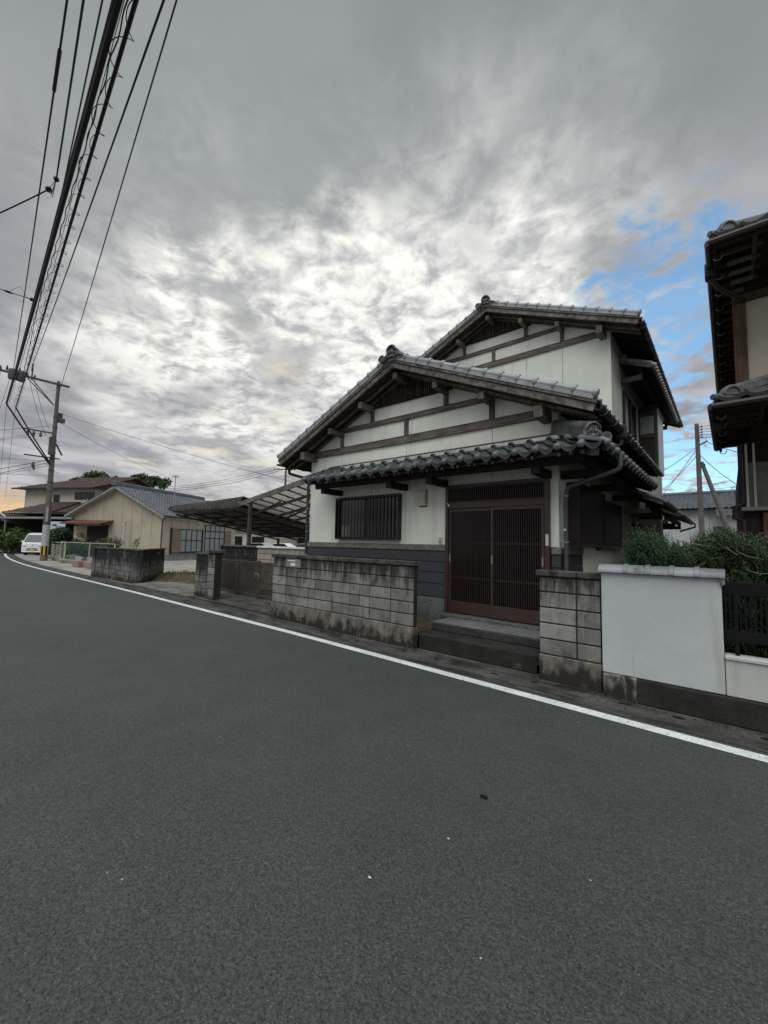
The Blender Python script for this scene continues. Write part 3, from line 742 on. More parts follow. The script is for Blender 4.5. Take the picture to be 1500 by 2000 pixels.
# ------------------------------------------------------------------ tiled canopies
BOSS = boss_mesh(.297, A['tileboss']); BOSS2 = boss_mesh(.24, A['tileverge']); ft = stile(.297, .30, True, A['tiledark']); ut = stile(.297, .30, False, A['tiledark'])
def canopy(o, u, v, L, D, b, hip0=False, hip1=False, ntile=None, ftm=ft, utm=ut, courses=3):
    """tile rows of a lean-to roof: o = eave corner, u along the eave, v towards the wall (level)"""
    U, VP, N_ = frame(u, v, b); o = Vector(o); n = ntile or int(round(L/.297)); w = L/n; SL = D/math.cos(b); st = SL/courses
    for c in range(courses):
        for i in range(n):
            xm = (i+.5)*w; dv = c*st*math.cos(b)
            if hip1 and xm > L-dv-w*.2: continue
            if hip0 and xm < dv+w*.2: continue
            ob = place(ftm if c == 0 else utm, 'roof_tile', house, o+U*(i*w)+VP*(c*st)+N_*(.012*(c)), U, VP, N_)
            ob.scale = (w/.297, st*1.12/.30, 1)
            if c == 0: place(BOSS, 'tile_boss', house, o+U*(i*w), U, VP, N_)
CB = math.atan(.40)
YE, XE, ZE = 5.62, -1.17, 2.93          # eave corner of the canopy
CXL = -7.02
canopy((CXL, YE, ZE), (1,0,0), (0,1,0), XE-CXL, .78, CB, hip1=True)
canopy((XE, YE, ZE), (0,1,0), (-1,0,0), 10.45-YE, .78, CB, hip0=True)
# decks under the tiles
zt = ZE+.78*.40
MB().add([(CXL,YE+.03,ZE-.05),(XE-.03,YE+.03,ZE-.05),(XR,YW,zt-.05),(CXL,YW,zt-.05),(CXL,YE+.03,ZE-.005),(XE-.03,YE+.03,ZE-.005),(XR,YW,zt-.005),(CXL,YW,zt-.005)],
         [(0,3,2,1),(4,5,6,7),(0,1,5,4),(1,2,6,5),(2,3,7,6),(3,0,4,7)]).build('canopy_deck', A['wooddark'], house)
MB().add([(XE-.03,YE+.03,ZE-.052),(XE-.03,10.4,ZE-.052),(XR,10.4,zt-.052),(XR,YW,zt-.052),(XE-.03,YE+.03,ZE-.007),(XE-.03,10.4,ZE-.007),(XR,10.4,zt-.007),(XR,YW,zt-.007)],
         [(0,3,2,1),(4,5,6,7),(0,1,5,4),(1,2,6,5),(2,3,7,6),(3,0,4,7)]).build('canopy_deck', A['wooddark'], house)
# rafter ends in pairs, front beam and bracket arms
sl = math.hypot(.74, .74*.4)
rm = boxmesh('canopy_rafter', A['woody'], .038, sl, .05, .003)
x = CXL+.10
while x < XE-.75:
    for d in (0, .085): piece(rm, 'canopy_rafter', house, (x+d, YE+.05+.37, ZE-.085+.37*.4), (CB, 0, 0))
    x += .297
for d, xx in enumerate((XE-.55, XE-.40, XE-.25)):
    MB().beam((xx, YE+.05, ZE-.082), (xx, YE+.30, ZE+.018), .038, .05).build('canopy_rafter', A['woody'], house)
rm2 = boxmesh('canopy_rafter', A['wooddark'], sl, .038, .05, .003)
y = YE+.75
while y < 10.35:
    for d in (0, .085): piece(rm2, 'canopy_rafter', house, (XE-.05-.37, y+d, ZE-.085+.37*.4), (0, CB, 0))
    y += .297
MB().beam((XE-.10, YE+.09, ZE-.09), (XR+.02, YW-.04, zt-.10), .10, .11).build('hip_rafter', A['woody'], house, bevel=.006)
MB().box(CXL+.05, XE-.28, YE+.27, YE+.37, ZE-.165, ZE-.045).build('canopy_beam', A['wooddark'], house, bevel=.006)
MB().box(XE-.38, XE-.28, YE+.271, 10.3, ZE-.163, ZE-.047).build('canopy_beam', A['wooddark'], house, bevel=.006)
for xx in (-6.66, -4.84, -3.93, -2.10):
    MB().box(xx-.06, xx+.06, YE+.22, YW-.001, ZE-.285, ZE-.166).build('bracket_arm', A['wooddark'], house, bevel=.006)
for yy in (6.55, 8.3, 10.2):
    MB().box(XR+.001, XE-.22, yy-.06, yy+.06, ZE-.285, ZE-.166).build('bracket_arm', A['wooddark'], house, bevel=.006)
# flashing and laid course against the wall
MB().box(CXL+.02, XR+.30, YW-.045, YW-.002, zt+.075, zt+.095).build('wall_flashing', A['redflash'], house)
MB().box(CXL+.0, XR+.28, YW-.10, YW-.003, zt+.02, zt+.072).build('laid_tile_course', A['tiledark'], house, bevel=.008)
MB().box(CXL+.5, XR+.10, YW-.21, YW-.101, zt-.045, zt+.022).build('tile_mortar', A['mortar'], house, bevel=.01)
# mortar under the second course near the corner, hip ridge with its ornament
hip = MB()
h0, h1 = V(XE-.16, YE+.16, ZE+.12), V(XR-.02, YW-.02, zt+.10)
hip.beam(h0, h1, .19, .045).beam(h0+V(0,0,.047), h1+V(0,0,.047), .17, .04).beam(h0+V(0,0,.09), h1+V(0,0,.09), .15, .04)
hip.tube([h0+V(0,0,.13), h1+V(0,0,.13)], .075, 12); hip.build('hip_ridge_tiles', A['tiledark'], house, smooth=40)
for k in range(5):
    p = h0.lerp(h1, .1+.19*k)+V(0,0,.13); d = (h1-h0).normalized()
    MB().tube([p-d*.012, p+d*.012], .083, 12).build('hip_ridge_band', A['tiledark'], house, smooth=40)
og = piece(onigawara('hip_ornament', A['tileorn'], 1), 'hip_ornament', house, (XE-.15, YE+.13, ZE+.075), (0, 0, R(38)), (.74, .8, .70))
# left end verge of the canopy
for c in range(3):
    U, VP, N_ = frame((1,0,0), (0,1,0), CB)
    p = V(CXL-.02, YE-.02, ZE+.03)+VP*(c*.28)
    MB().tube([p, p+VP*.29], .048, 10).build('verge_tile', A['tiledark'], house, smooth=40)
MB().box(CXL-.01, CXL+.03, YE+.05, YW-.01, ZE-.06, ZE-.0).build('verge_board', A['wooddark'], house)

# upper side canopy
U2 = stile(.24, .30, True, A['tiledark']); U3 = stile(.24, .30, False, A['tiledark'])
UB = math.atan(.42); ux = -1.25; uz = 5.98
def canopy_simple(y0, y1, xe, ze, depth, tanb, n):
    b = math.atan(tanb); ztop = ze+depth*tanb
    Uu, VP, N_ = frame((0,1,0), (-1,0,0), b); w = (y1-y0)/n; SL = depth/math.cos(b); st = SL/3
    for c in range(3):
        for i in range(n):
            ob = place(U2 if c == 0 else U3, 'roof_tile', house, V(xe, y0+i*w, ze)+VP*(c*st)+N_*(.012*c), Uu, VP, N_); ob.scale = (w/.24, st*1.12/.3, 1)
            if c == 0: place(BOSS2, 'tile_boss', house, V(xe, y0+i*w, ze), Uu, VP, N_)
    MB().prism([(xe-.03, ze-.06), (xe-.03, ze-.005), (xe-depth, ztop-.005), (xe-depth, ztop-.06)], 'y', y0+.03, y1-.03).build('canopy_deck', A['wooddark'], house)
    MB().prism([(xe-.01, ze-.07), (xe-.01, ze+.0), (xe-depth, ztop+.0), (xe-depth, ztop-.07)], 'y', y0-.03, y0+.029).build('verge_board', A['woodr'], house, bevel=.004)
    for k in range(3):
        p = V(xe-.02, y0+.02, ze+.055)+VP*(k*st); MB().tube([p, p+VP*(st*.98)], .05, 10).build('verge_tile', A['tile'], house, smooth=40)
    MB().box(xe-depth+.02, xe-depth+.13, y0+.05, y1, ztop+.02, ztop+.12).build('laid_tile_course', A['tiledark'], house, bevel=.008)
    MB().ball((xe-depth+.10, y0, ztop+.09), .09, 10, 6, (1, .5, 1)).build('verge_ornament', A['tileorn'], house, smooth=60)
    MB().box(xe-depth*.45, xe-depth*.45+.09, y0+.12, y1-.1, ze-.10, ze+.03).build('canopy_beam', A['wooddark'], house)
    for yy in (y0+.18, (y0+y1)/2, y1-.25):
        MB().box(xe-depth+.001, xe-depth*.35, yy-.05, yy+.05, ze-.24, ze-.12).build('bracket_arm', A['woody'], house, bevel=.005)
        MB().box(xe-depth*.45, xe-depth*.45+.08, yy-.045, yy+.045, ze-.119, ze-.101).build('bracket_block', A['woody'], house)
canopy_simple(11.3, 17.1, ux, uz, XR and (ux-XR), .42, 24)
canopy_simple(11.2, 13.9, -1.10, 2.68, .85, .42, 11)
canopy_simple(14.4, 19.0, -1.02, 2.60, .93, .42, 19)
# small gutter elbow at the far end of that canopy
MB().tube([(-.95,18.9,2.60),(-.93,18.95,2.45),(-1.4,19.1,2.30)], .035, 8).build('downpipe', A['gutterdark'], house, smooth=40)

# ------------------------------------------------------------------ entrance door
DX0, DX1, DZ0, DZ1 = -3.885, -2.065, .415, 2.665
door = bpy.data.objects.new('entrance_door', None); COL.objects.link(door); door.parent = house; ORG[door.name] = ORG[house.name]
def dpart(name, mat, *b, bevel=.004, par=None): return MB().box(*b).build(name, mat, par or door, bevel=bevel)
BA = A['brownalu']
dpart('door_frame', BA, DX0, DX0+.055, YW-.075, YW-.001, DZ0, DZ1); dpart('door_frame', BA, DX1-.075, DX1, YW-.075, YW-.001, DZ0, DZ1)
dpart('door_frame', BA, DX0+.056, DX1-.076, YW-.075, YW-.001, DZ1-.05, DZ1); dpart('transom_rail', BA, DX0+.056, DX1-.076, YW-.070, YW-.001, 2.245, 2.345)
dpart('transom_glass', A['glass'], DX0+.056, DX1-.076, YW-.022, YW-.016, 2.346, DZ1-.051, bevel=0)
dpart('transom_rail', BA, DX0+.056, DX1-.076, YW-.060, YW-.03, 2.346, 2.368)
dpart('transom_rail', BA, DX0+.056, DX1-.076, YW-.060, YW-.03, DZ1-.070, DZ1-.051)
sm_ = boxmesh('transom_bar', A['doorbar'], .015, .018, .236)
n = 46
for k in range(n): piece(sm_, 'transom_bar', door, (DX0+.075+(DX1-.095-DX0-.075)*k/(n-1), YW-.045, 2.481))
def leaf(x0, x1, yf, nm):
    pl = MB().box(x0, x1, yf+.034, yf+.040, DZ0+.20, 2.19).build('door_glass', A['glass'], door)
    for (a, b, c, d) in ((x0, x0+.045, DZ0+.012, 2.243), (x1-.045, x1, DZ0+.012, 2.243)): dpart('door_stile', BA, a, b, yf, yf+.033, c, d)
    dpart('door_rail', BA, x0+.046, x1-.046, yf, yf+.033, DZ0+.012, DZ0+.215); dpart('door_rail', BA, x0+.046, x1-.046, yf, yf+.033, 2.185, 2.243)
    for zz in (1.02, 1.62): dpart('door_rail', BA, x0+.046, x1-.046, yf+.020, yf+.033, zz, zz+.035, bevel=.002)
    bar = boxmesh('door_bar', A['doorbar'], .0135, .016, 2.185-DZ0-.217)
    n = int((x1-x0-.09)/.0345)
    for k in range(n): piece(bar, 'door_bar', door, (x0+.046+(x1-x0-.092)*(k+.5)/n, yf+.010, (2.185+DZ0+.216)/2))
leaf(DX0+.057, -2.965, YW-.042, 'l'); leaf(-3.01, DX1-.077, YW-.082, 'r')
for xx, yy in ((DX0+.08, YW-.048), (-2.988, YW-.088), (DX1-.10, YW-.088)): dpart('door_pull', A['steel'], xx-.012, xx+.012, yy, yy+.006, 1.30, 1.44)
MB().ball((DX0+.075, YW-.082, 2.30), .022, 10, 6).ball((DX0+.045, YW-.08, 2.335), .014, 8, 5).build('door_hook', A['paper'], door, smooth=60)
dpart('name_sticker', A['paper'], DX1-.055, DX1-.012, YW-.078, YW-.0755, 1.62, 1.79, bevel=0)
dpart('sticker_print', A['bluecloth'], DX1-.050, DX1-.017, YW-.0795, YW-.0782, 1.755, 1.785, bevel=0)
for k in range(5): dpart('sticker_print', A['letterbox'], DX1-.046, DX1-.020-.004*(k % 2), YW-.0795, YW-.0782, 1.64+k*.022, 1.645+k*.022, bevel=0)

# ------------------------------------------------------------------ barred window
win = bpy.data.objects.new('barred_window', None); COL.objects.link(win); win.parent = house; ORG[win.name] = ORG[house.name]
WX0, WX1, WZ0, WZ1 = -6.70, -4.93, 1.675, 2.595
BK = A['blackalu']
def wpart(name, mat, *b, bevel=.003): return MB().box(*b).build(name, mat, win, bevel=bevel)
wpart('window_glass', A['glass'], WX0+.05, -5.80, YW-.020, YW-.014, WZ0+.05, WZ1-.04, bevel=0)
wpart('window_glass', A['glass'], -5.83, WX1-.05, YW-.034, YW-.028, WZ0+.05, WZ1-.04, bevel=0)
for b in ((WX0, WX0+.05, WZ0, WZ1), (WX1-.05, WX1, WZ0, WZ1), (WX0+.051, WX1-.051, WZ0, WZ0+.05), (WX0+.051, WX1-.051, WZ1-.04, WZ1)): wpart('window_frame', BK, b[0], b[1], YW-.06, YW-.001, b[2], b[3])
wpart('window_stile', BK, -5.86, -5.79, YW-.052, YW-.036, WZ0+.051, WZ1-.041)
for zz in (WZ0+.0, WZ1-.05): wpart('grille_rail', BK, WX0-.01, WX1+.01, YW-.112, YW-.085, zz, zz+.03)
bar = boxmesh('grille_bar', BK, .022, .013, WZ1-WZ0+.0)
for k in range(19): piece(bar, 'grille_bar', win, (WX0+.005+(WX1-WX0-.01)*k/18, YW-.118, (WZ0+WZ1)/2))
for xx in (WX0-.008, WX1-.012): wpart('grille_side', BK, xx, xx+.02, YW-.112, YW-.058, WZ0+.031, WZ1-.051)
for xx in (WX0+.01, WX1-.03): wpart('grille_foot', A['steel'], xx, xx+.025, YW-.126, YW-.06, WZ0-.004, WZ0+.016)
wpart('box_behind_glass', A['card'], WX0+.10, WX0+.36, YW-.027, YW-.0215, WZ0+.06, WZ0+.30)

# lamp, door bell
lp = MB().box(-4.50, -4.335, YW-.085, YW-.002, 2.325, 2.615).build('wall_lamp', A['lampcream'], house, bevel=.012)
MB().box(-4.49, -4.345, YW-.0865, YW-.0855, 2.345, 2.60).build('lamp_cover', A['lampcream'], lp)
MB().box(-4.51, -4.325, YW-.0015, YW-.0005, 2.31, 2.63).build('lamp_backplate', A['bronzealu'], lp)
bl = MB().box(-4.055, -3.985, YW-.028, YW-.001, 1.61, 1.735).build('door_bell', A['lampcream'], house, bevel=.006)
MB().ball((-4.02, YW-.030, 1.65), .018, 10, 6, (1,.4,1)).build('bell_button', A['black'], bl, smooth=60)
for k in range(3): MB().box(-4.04, -4.0, YW-.0305, YW-.0285, 1.69+k*.012, 1.694+k*.012).build('speaker_slot', A['black'], bl)

# ------------------------------------------------------------------ shutters along the side
def shutter(y0, y1, z0, z1, prot, name):
    s = MB().box(XR+.001, XR+prot-.02, y0+.02, y1-.02, z0+.02, z1-.02).build(name, A['wooddark'], house)
    f = MB().box(XR+.001, XR+prot+.015, y0, y0+.03, z0, z1).box(XR+.001, XR+prot+.015, y1-.03, y1, z0, z1).box(XR+.001, XR+prot+.013, y0+.03, y1-.03, z1-.04, z1).box(XR+.001, XR+prot+.013, y0+.03, y1-.03, z0, z0+.035)
    f.build('shutter_frame', A['bronzealu'], s)
    rb = boxmesh('shutter_rib', A['bronzealu'], .016, .026, z1-z0-.08)
    n = int((y1-y0)/.062)
    for k in range(n): piece(rb, 'shutter_rib', s, (XR+prot-.012, y0+.05+(y1-y0-.1)*k/(n-1), (z0+z1)/2))
shutter(6.80, 8.60, 1.62, 2.63, .17, 'shutter_box'); shutter(8.63, 10.62, 1.60, 2.56, .09, 'lattice_shutter')
shutter(12.6, 13.7, 1.1, 2.30, .04, 'dark_window')
MB().box(XR+.001, XR+.03, 14.8, 18.8, 1.0, 2.25).build('dark_window', A['neighwood'], house)
MB().box(XR+.001, XR+.05, 8.62, 10.64, 1.555, 1.59).build('shutter_sill', A['bronzealu'], house)
# upper side window and the boxed bay
uw = MB().box(XR+.001, XR+.03, 11.65, 13.2, 4.15, 5.55).build('upper_window', A['glass'], house)
for a, b in ((11.6, 11.66), (12.4, 12.46), (13.19, 13.26)): MB().box(XR+.001, XR+.06, a, b, 4.1, 5.6).build('window_frame', A['blackalu'], uw)
MB().box(XR+.001, XR+.06, 11.661, 13.189, 5.55, 5.6).build('window_frame', A['blackalu'], uw)
MB().box(XR+.031, XR+.045, 11.7, 12.1, 4.3, 5.5).build('window_curtain', A['curtain'], uw)
bay = MB().box(XR+.001, -1.50, 14.0, 15.4, 3.88, 5.66).build('boxed_bay', A['bronzealu'], house)
MB().box(XR-.02, -1.46, 13.96, 15.45, 5.661, 5.74).build('bay_cornice', A['bronzealu'], bay, bevel=.01)
MB().box(-1.90, -1.88+.32, 13.985, 13.999, 4.98, 5.50).build('bay_pane', A['curtain'], bay)
for b in ((XR+.002, -1.90, 4.9, 5.66), (-1.56, -1.50, 3.88, 5.66), (-1.899, -1.561, 5.50, 5.66), (-1.899, -1.561, 4.86, 4.98)):
    MB().box(b[0], b[1], 13.975, 13.9985, b[2], b[3]).build('bay_frame', A['brownalu'], bay, bevel=.003)
MB().box(-1.499, -1.478, 14.02, 15.38, 3.90, 5.64).build('bay_side_pane', A['curtain'], bay)
MB().box(-1.478, -1.462, 13.98, 14.04, 3.88, 5.66).build('bay_corner_trim', A['steel'], bay)

# ------------------------------------------------------------------ rain pipes
def pipe(pts, r, mat, par=house, nm='downpipe'): return MB().tube(pts, r, 10).build(nm, mat, par, smooth=40)
def rounded(pts, rad=.09, n=5):
    pts = [Vector(p) for p in pts]; out = [pts[0]]
    for i in range(1, len(pts)-1):
        a, b, c = pts[i-1], pts[i], pts[i+1]; d0 = (a-b).normalized(); d1 = (c-b).normalized(); r = min(rad, (a-b).length*.45, (c-b).length*.45)
        for k in range(n+1):
            t = k/n; p0 = b+d0*r; p2 = b+d1*r; out.append(p0.lerp(b, t).lerp(b.lerp(p2, t), t))
    return out+[pts[-1]]
GP = A['gutterpipe']
# hopper on the lower gutter, pipe to the canopy gutter
xg = XC+3.565; zg = soff(3.5)+.055
hp = MB().box(xg-.075, xg+.075, 7.33, 7.50, zg-.13, zg+.075).build('rain_hopper', A['gutterdark'], house, bevel=.012)
pipe(rounded([(xg, 7.41, zg-.13), (xg, 7.41, zg-.24), (XR+.05, 7.0, zg-.34), (XR+.05, 7.0, 3.3)]), .034, A['gutterdark'])
# outlet of the canopy, down the corner of the house
pipe(rounded([(XE-.16, 6.30, 2.97), (XE+.05, 6.36, 2.97), (XE+.06, 6.38, 2.70), (-1.845, 6.46, 2.50), (-1.865, 6.46, 2.30), (-1.865, 6.46, .1)], .075), .034, GP)
for zz in (2.37, 1.68): MB().tube([(-1.865,6.46,zz-.01),(-1.865,6.46,zz+.01)], .044, 12).box(XR, -1.9, 6.45, 6.47, zz-.006, zz+.006).build('pipe_clip', A['steel'], house)
MB().ball((-1.865, 6.415, 1.86), .020, 8, 5).build('pipe_badge', A['paper'], house)
# left corner: gutter outlet and pipe
xl = XC-3.565
MB().box(xl-.07, xl+.07, 6.18, 6.32, zg-.11, zg+.07).build('rain_hopper', A['gutterdark'], house, bevel=.012)
pipe(rounded([(xl, 6.25, zg-.11), (xl, 6.25, zg-.2), (XL-.06, 6.37, 3.12), (XL-.06, 6.37, 2.9), (XL-.06, 6.37, .1)], .08), .036, A['gutterdark'])
for zz in (2.4, 1.85, 1.3): MB().tube([(XL-.06,6.37,zz-.01),(XL-.06,6.37,zz+.01)], .042, 12).build('pipe_clip', A['steel'], house)

# ------------------------------------------------------------------ entrance steps
st = thing('entrance_steps', 'dark concrete and stone entrance steps below the brown lattice door', 'steps', (-2.9, 5.9, 0))
MB().box(-3.79, -1.80, 5.30, 6.36, 0, .235).build('lower_step', A['stepbase'], st, bevel=.015)
MB().box(-3.72, -1.80, 5.66, 6.36, .236, .352).build('upper_step', A['stepstone'], st, bevel=.012)
tl = boxmesh('step_tile', A['steptile'], .094, .50, .012, .002)
for k in range(19): piece(tl, 'step_tile', st, (-3.66+k*.099, 5.93, .360))
MB().box(-3.90, -2.05, 6.20, 6.39, .353, .412).build('door_sill', A['granite'], st, bevel=.006)

# ------------------------------------------------------------------ block walls
blk = {}
def block_mesh(w, h, mat, th=.12):
    k = (round(w, 3), round(h, 3), mat.name, th)
    if k not in blk:
        bm = MB().box(-w/2, w/2, -th/2, th/2, -h/2, h/2); blk[k] = bm.mesh('block', mat, 0, .006)
    return blk[k]
def blockwall(root, x0, widths, y, z0, nrows, rh, mat, core, th=.12, skip=(), halves=(), base=True, rz=0, bh=.33, g=.016):
    L = sum(widths)
    z1 = z0+nrows*rh
    core_ = MB().box(x0+.006, x0+L-.006, y+.014, y+th-.014, z0-.01, z1).build('joint_core', core, root)
    for r in range(nrows):
        x = x0
        for c, w in enumerate(widths):
            if (r, c) not in skip:
                sub = [w] if (r, c) not in halves else [w*.5, w*.5]
                xx = x
                for sw in sub:
                    piece(block_mesh(sw-g if len(sub) == 1 else sw-.007, rh-g, mat, th), 'block', root, (xx+sw/2, y+th/2+random.uniform(-.0025, .0025), z0+(r+.5)*rh))
                    xx += sw
            x += w
    if base:
        n = max(1, int(L/1.6)); 
        for i in range(n): MB().box(x0+L*i/n+.001, x0+L*(i+1)/n-.003, y-.014, y+th+.014, -.02, z0-.006).build('footing', A['blockbase'], root, bevel=.008)
def caps(root, x0, widths, y0, y1, z0, z1, mat, proud=.0):
    x = x0
    for w in widths:
        MB().box(x+.002, x+w-.002, y0, y1, z0, z1).build('cap_block', mat, root, bevel=.010); x += w
WB = 5.15
bw = thing('block_wall', 'long grey concrete block wall with dark caps in front of the barred window', 'wall', (-5.5, WB, 0))
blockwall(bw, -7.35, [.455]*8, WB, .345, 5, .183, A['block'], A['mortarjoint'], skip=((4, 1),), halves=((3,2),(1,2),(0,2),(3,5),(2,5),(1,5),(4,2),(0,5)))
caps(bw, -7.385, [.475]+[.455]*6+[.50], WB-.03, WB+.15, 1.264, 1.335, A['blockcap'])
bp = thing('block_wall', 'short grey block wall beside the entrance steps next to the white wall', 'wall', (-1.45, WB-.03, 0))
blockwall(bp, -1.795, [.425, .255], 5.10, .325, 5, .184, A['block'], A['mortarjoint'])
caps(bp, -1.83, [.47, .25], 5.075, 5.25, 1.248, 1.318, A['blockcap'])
lb = thing('letter_box', 'grey letter box set into the block wall with a white label', 'letter box', (-6.67, WB, 1.085))
MB().box(-6.905, -6.445, WB-.012, WB+.11, 1.085, 1.258).build('box_front', A['letterbox'], lb, bevel=.008)
MB().box(-6.85, -6.50, WB-.018, WB-.0125, 1.195, 1.235).build('letter_flap', A['steel'], lb, bevel=.002)
MB().box(-6.82, -6.60, WB-.0195, WB-.0185, 1.206, 1.228).build('name_strip', A['paper'], lb)
MB().box(-6.74, -6.60, WB-.0145, WB-.0125, 1.115, 1.175).build('white_label', A['paper'], lb)

# gate pillar wall left of the gate
gp = thing('block_wall', 'short stained block wall with gate pier left of the metal gate', 'wall', (-10.9, 5.45, 0))
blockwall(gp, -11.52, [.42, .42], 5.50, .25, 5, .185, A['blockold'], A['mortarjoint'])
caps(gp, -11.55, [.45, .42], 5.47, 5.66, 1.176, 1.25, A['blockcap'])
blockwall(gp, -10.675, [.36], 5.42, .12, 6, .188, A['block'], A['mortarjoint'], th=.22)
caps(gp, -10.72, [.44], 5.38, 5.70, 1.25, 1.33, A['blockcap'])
# rear beige block wall
rw = thing('block_wall', 'low beige block wall with weathered caps behind the gate under the carport', 'wall', (-11, 7.75, 0))
blockwall(rw, -14.3, [.40]*6, 7.70, .05, 7, .19, A['blockold'], A['mortarjoint'], base=False)
blockwall(rw, -11.9, [.40]*10, 7.70, .05, 7, .19, A['blockbeige'], A['mortarjoint'], base=False)
for k in range(16):
    MB().prism([(7.64, 1.382), (7.88, 1.382), (7.83, 1.44), (7.69, 1.44)], 'x', -14.3+k*.40+.003, -13.9+k*.40-.003).build('cap_block', A['blockcap'] if k < 6 else A['mortar'], rw, bevel=.006)
# flared old wall by the driveway
def oldwall(label, p, q, h, loc_ground=0):
    p, q = Vector((*p, 0)), Vector((*q, 0)); d = q-p; L = d.length; rz = math.atan2(d.y, d.x)
    t = thing('block_wall', label, 'wall', p, rz=rz)
    n = int(L/.40); w = L/n
    blockwall(t, 0, [w]*n, 0, .20, 5, .19, A['blockold'], A['mortarjoint'], bh=.2)
    caps(t, -.02, [w]*n, -.03, .15, 1.152, 1.215, A['blockcap'])
    return t, L
ow1, L1 = oldwall('black stained old block wall along the road before the driveway', (-20.2, 5.36), (-15.72, 5.50), 1.22)
ow2, L2 = oldwall('black stained old block wall with ornamental opening turning back along the driveway', (-15.70, 5.60), (-18.2, 7.35), 1.22)
for xx in (0, L1-.28): MB().box(xx, xx+.28, -.06, .18, 0, 1.14).build('pier', A['blockold'], ow1, bevel=.01)
for k in range(3): MB().tube([(L2*.62+.13*k+.055*math.cos(a), -.008, 1.03+.055*math.sin(a)) for a in [i*math.pi/8 for i in range(17)]], .016, 6).build('ornamental_ring', A['block'], ow2, smooth=50)

# ------------------------------------------------------------------ metal gate
gt = thing('folding_gate', 'bronze metal slatted folding gate with brass latch between block walls', 'gate', (-10.2, 6.45, 0))
GM = A['gatemetal']
GY = 6.45
def gl(x0, x1, y0, y1, solid=False):
    p, q = V(x0, y0, 0), V(x1, y1, 0); d = (q-p); L = d.length; d.normalize(); u = V(0,0,1)
    for zz, h in ((1.0, .045), (.12, .06), (.93, .02)): MB().beam(p+u*zz, q+u*zz, .03, h).build('gate_rail', GM, gt, bevel=.003)
    for pp in (p+d*.02, q-d*.02): MB().beam(pp+u*.04, pp+u*1.06, .045, .045, (1,0,0)).build('gate_stile', GM, gt, bevel=.003)
    n = int(L/.048); bar = boxmesh('gate_bar', GM, .017, .017, .85)
    for k in range(1, n): piece(bar, 'gate_bar', gt, p+d*(L*k/n)+u*.56)
    if solid: MB().beam(p+u*.55+V(0,.02,0), q+u*.55+V(0,.02,0), .006, .84).build('gate_panel', GM, gt)
gl(-12.2, -10.95, 6.55, GY, True); gl(-10.93, -9.86, GY, GY); gl(-9.84, -8.6, GY, GY); gl(-8.58, -7.4, GY, GY)
for s in (-1, 1): MB().box(-9.85+s*.07-.02, -9.85+s*.07+.02, GY-.06, GY-.02, .60, .74).build('latch', A['brass'], gt, bevel=.005)
MB().tube([(-9.99,GY-.06,.70),(-9.85,GY-.075,.71),(-9.74,GY-.06,.66)], .012, 8).build('latch', A['brass'], gt)
MB().tube([(-9.74+.04*math.cos(a),GY-.07,.62+.05*math.sin(a)) for a in [i*math.pi/6 for i in range(13)]], .010, 6).build('latch_ring', A['brass'], gt)

# ------------------------------------------------------------------ white wall of the neighbour
ww = thing('plaster_wall', 'white plastered garden wall with grey half round tile coping', 'wall', (-.6, 5.1, 0))
MB().box(-1.105, -.068, 5.085, 5.235, .255, 1.335).build('wall_face', A['whitewall'], ww, bevel=.008)
MB().box(-1.10, -.78, 5.06, 5.26, -.02, .250).build('footing', A['blockbase'], ww, bevel=.01)
MB().box(-.778, .9, 5.055, 5.26, -.02, .250).build('footing', A['stepbase'], ww, bevel=.01)
cw = (1.08)/4.45; x = -1.125; cwid = [.26, .205, .205, .205, .215]
for k, w in enumerate(cwid):
    prof = [(5.16+.125*math.cos(a), 1.345+.085*math.sin(a)) for a in [math.pi*i/14 for i in range(15)]]+[(5.06, 1.338), (5.26, 1.338)][::1]
    prof = [(5.16+.125*math.cos(math.pi*i/14), 1.340+.085*math.sin(math.pi*i/14)) for i in range(15)]
    MB().prism(prof, 'x', x+.002, x+w-.002).build('coping_tile', A['tile'], ww, smooth=40)
    if k: MB().prism([(5.16+.134*math.cos(math.pi*i/14), 1.341+.096*math.sin(math.pi*i/14)) for i in range(15)], 'x', x-.022, x+.022).build('coping_collar', A['tile'], ww, smooth=40, bevel=.004)
    x += w
MB().box(-.075, -.04, 5.05, 5.27, 1.27, 1.38).build('coping_end', A['tile'], ww, bevel=.012)
lw = thing('low_plaster_wall', 'low white plastered wall carrying the black fence at the right edge', 'wall', (.4, 5.1, 0))
MB().box(-.062, .95, 5.088, 5.225, .255, .585).build('wall_face', A['lowwall'], lw, bevel=.006)
MB().box(-.064, .95, 5.068, 5.245, .587, .622).build('wall_cap', A['whitewall'], lw, bevel=.006)
fn = thing('black_fence', 'black metal picket fence standing on the low white wall', 'fence', (.4, 5.16, .62))
for zz, h in ((1.26, .09), (1.20, .03), (.80, .10)): MB().box(-.06, .95, 5.15, 5.18, zz-h/2, zz+h/2).build('fence_rail', A['black'], fn, bevel=.003)
for xx in (.03, .62): MB().box(xx-.016, xx+.016, 5.148, 5.182, .622, 1.29).build('fence_post', A['black'], fn, bevel=.003)
fb = boxmesh('fence_picket', A['black'], .014, .014, .46)
for k in range(28): piece(fb, 'fence_picket', fn, (-.045+k*.036, 5.165, 1.0))

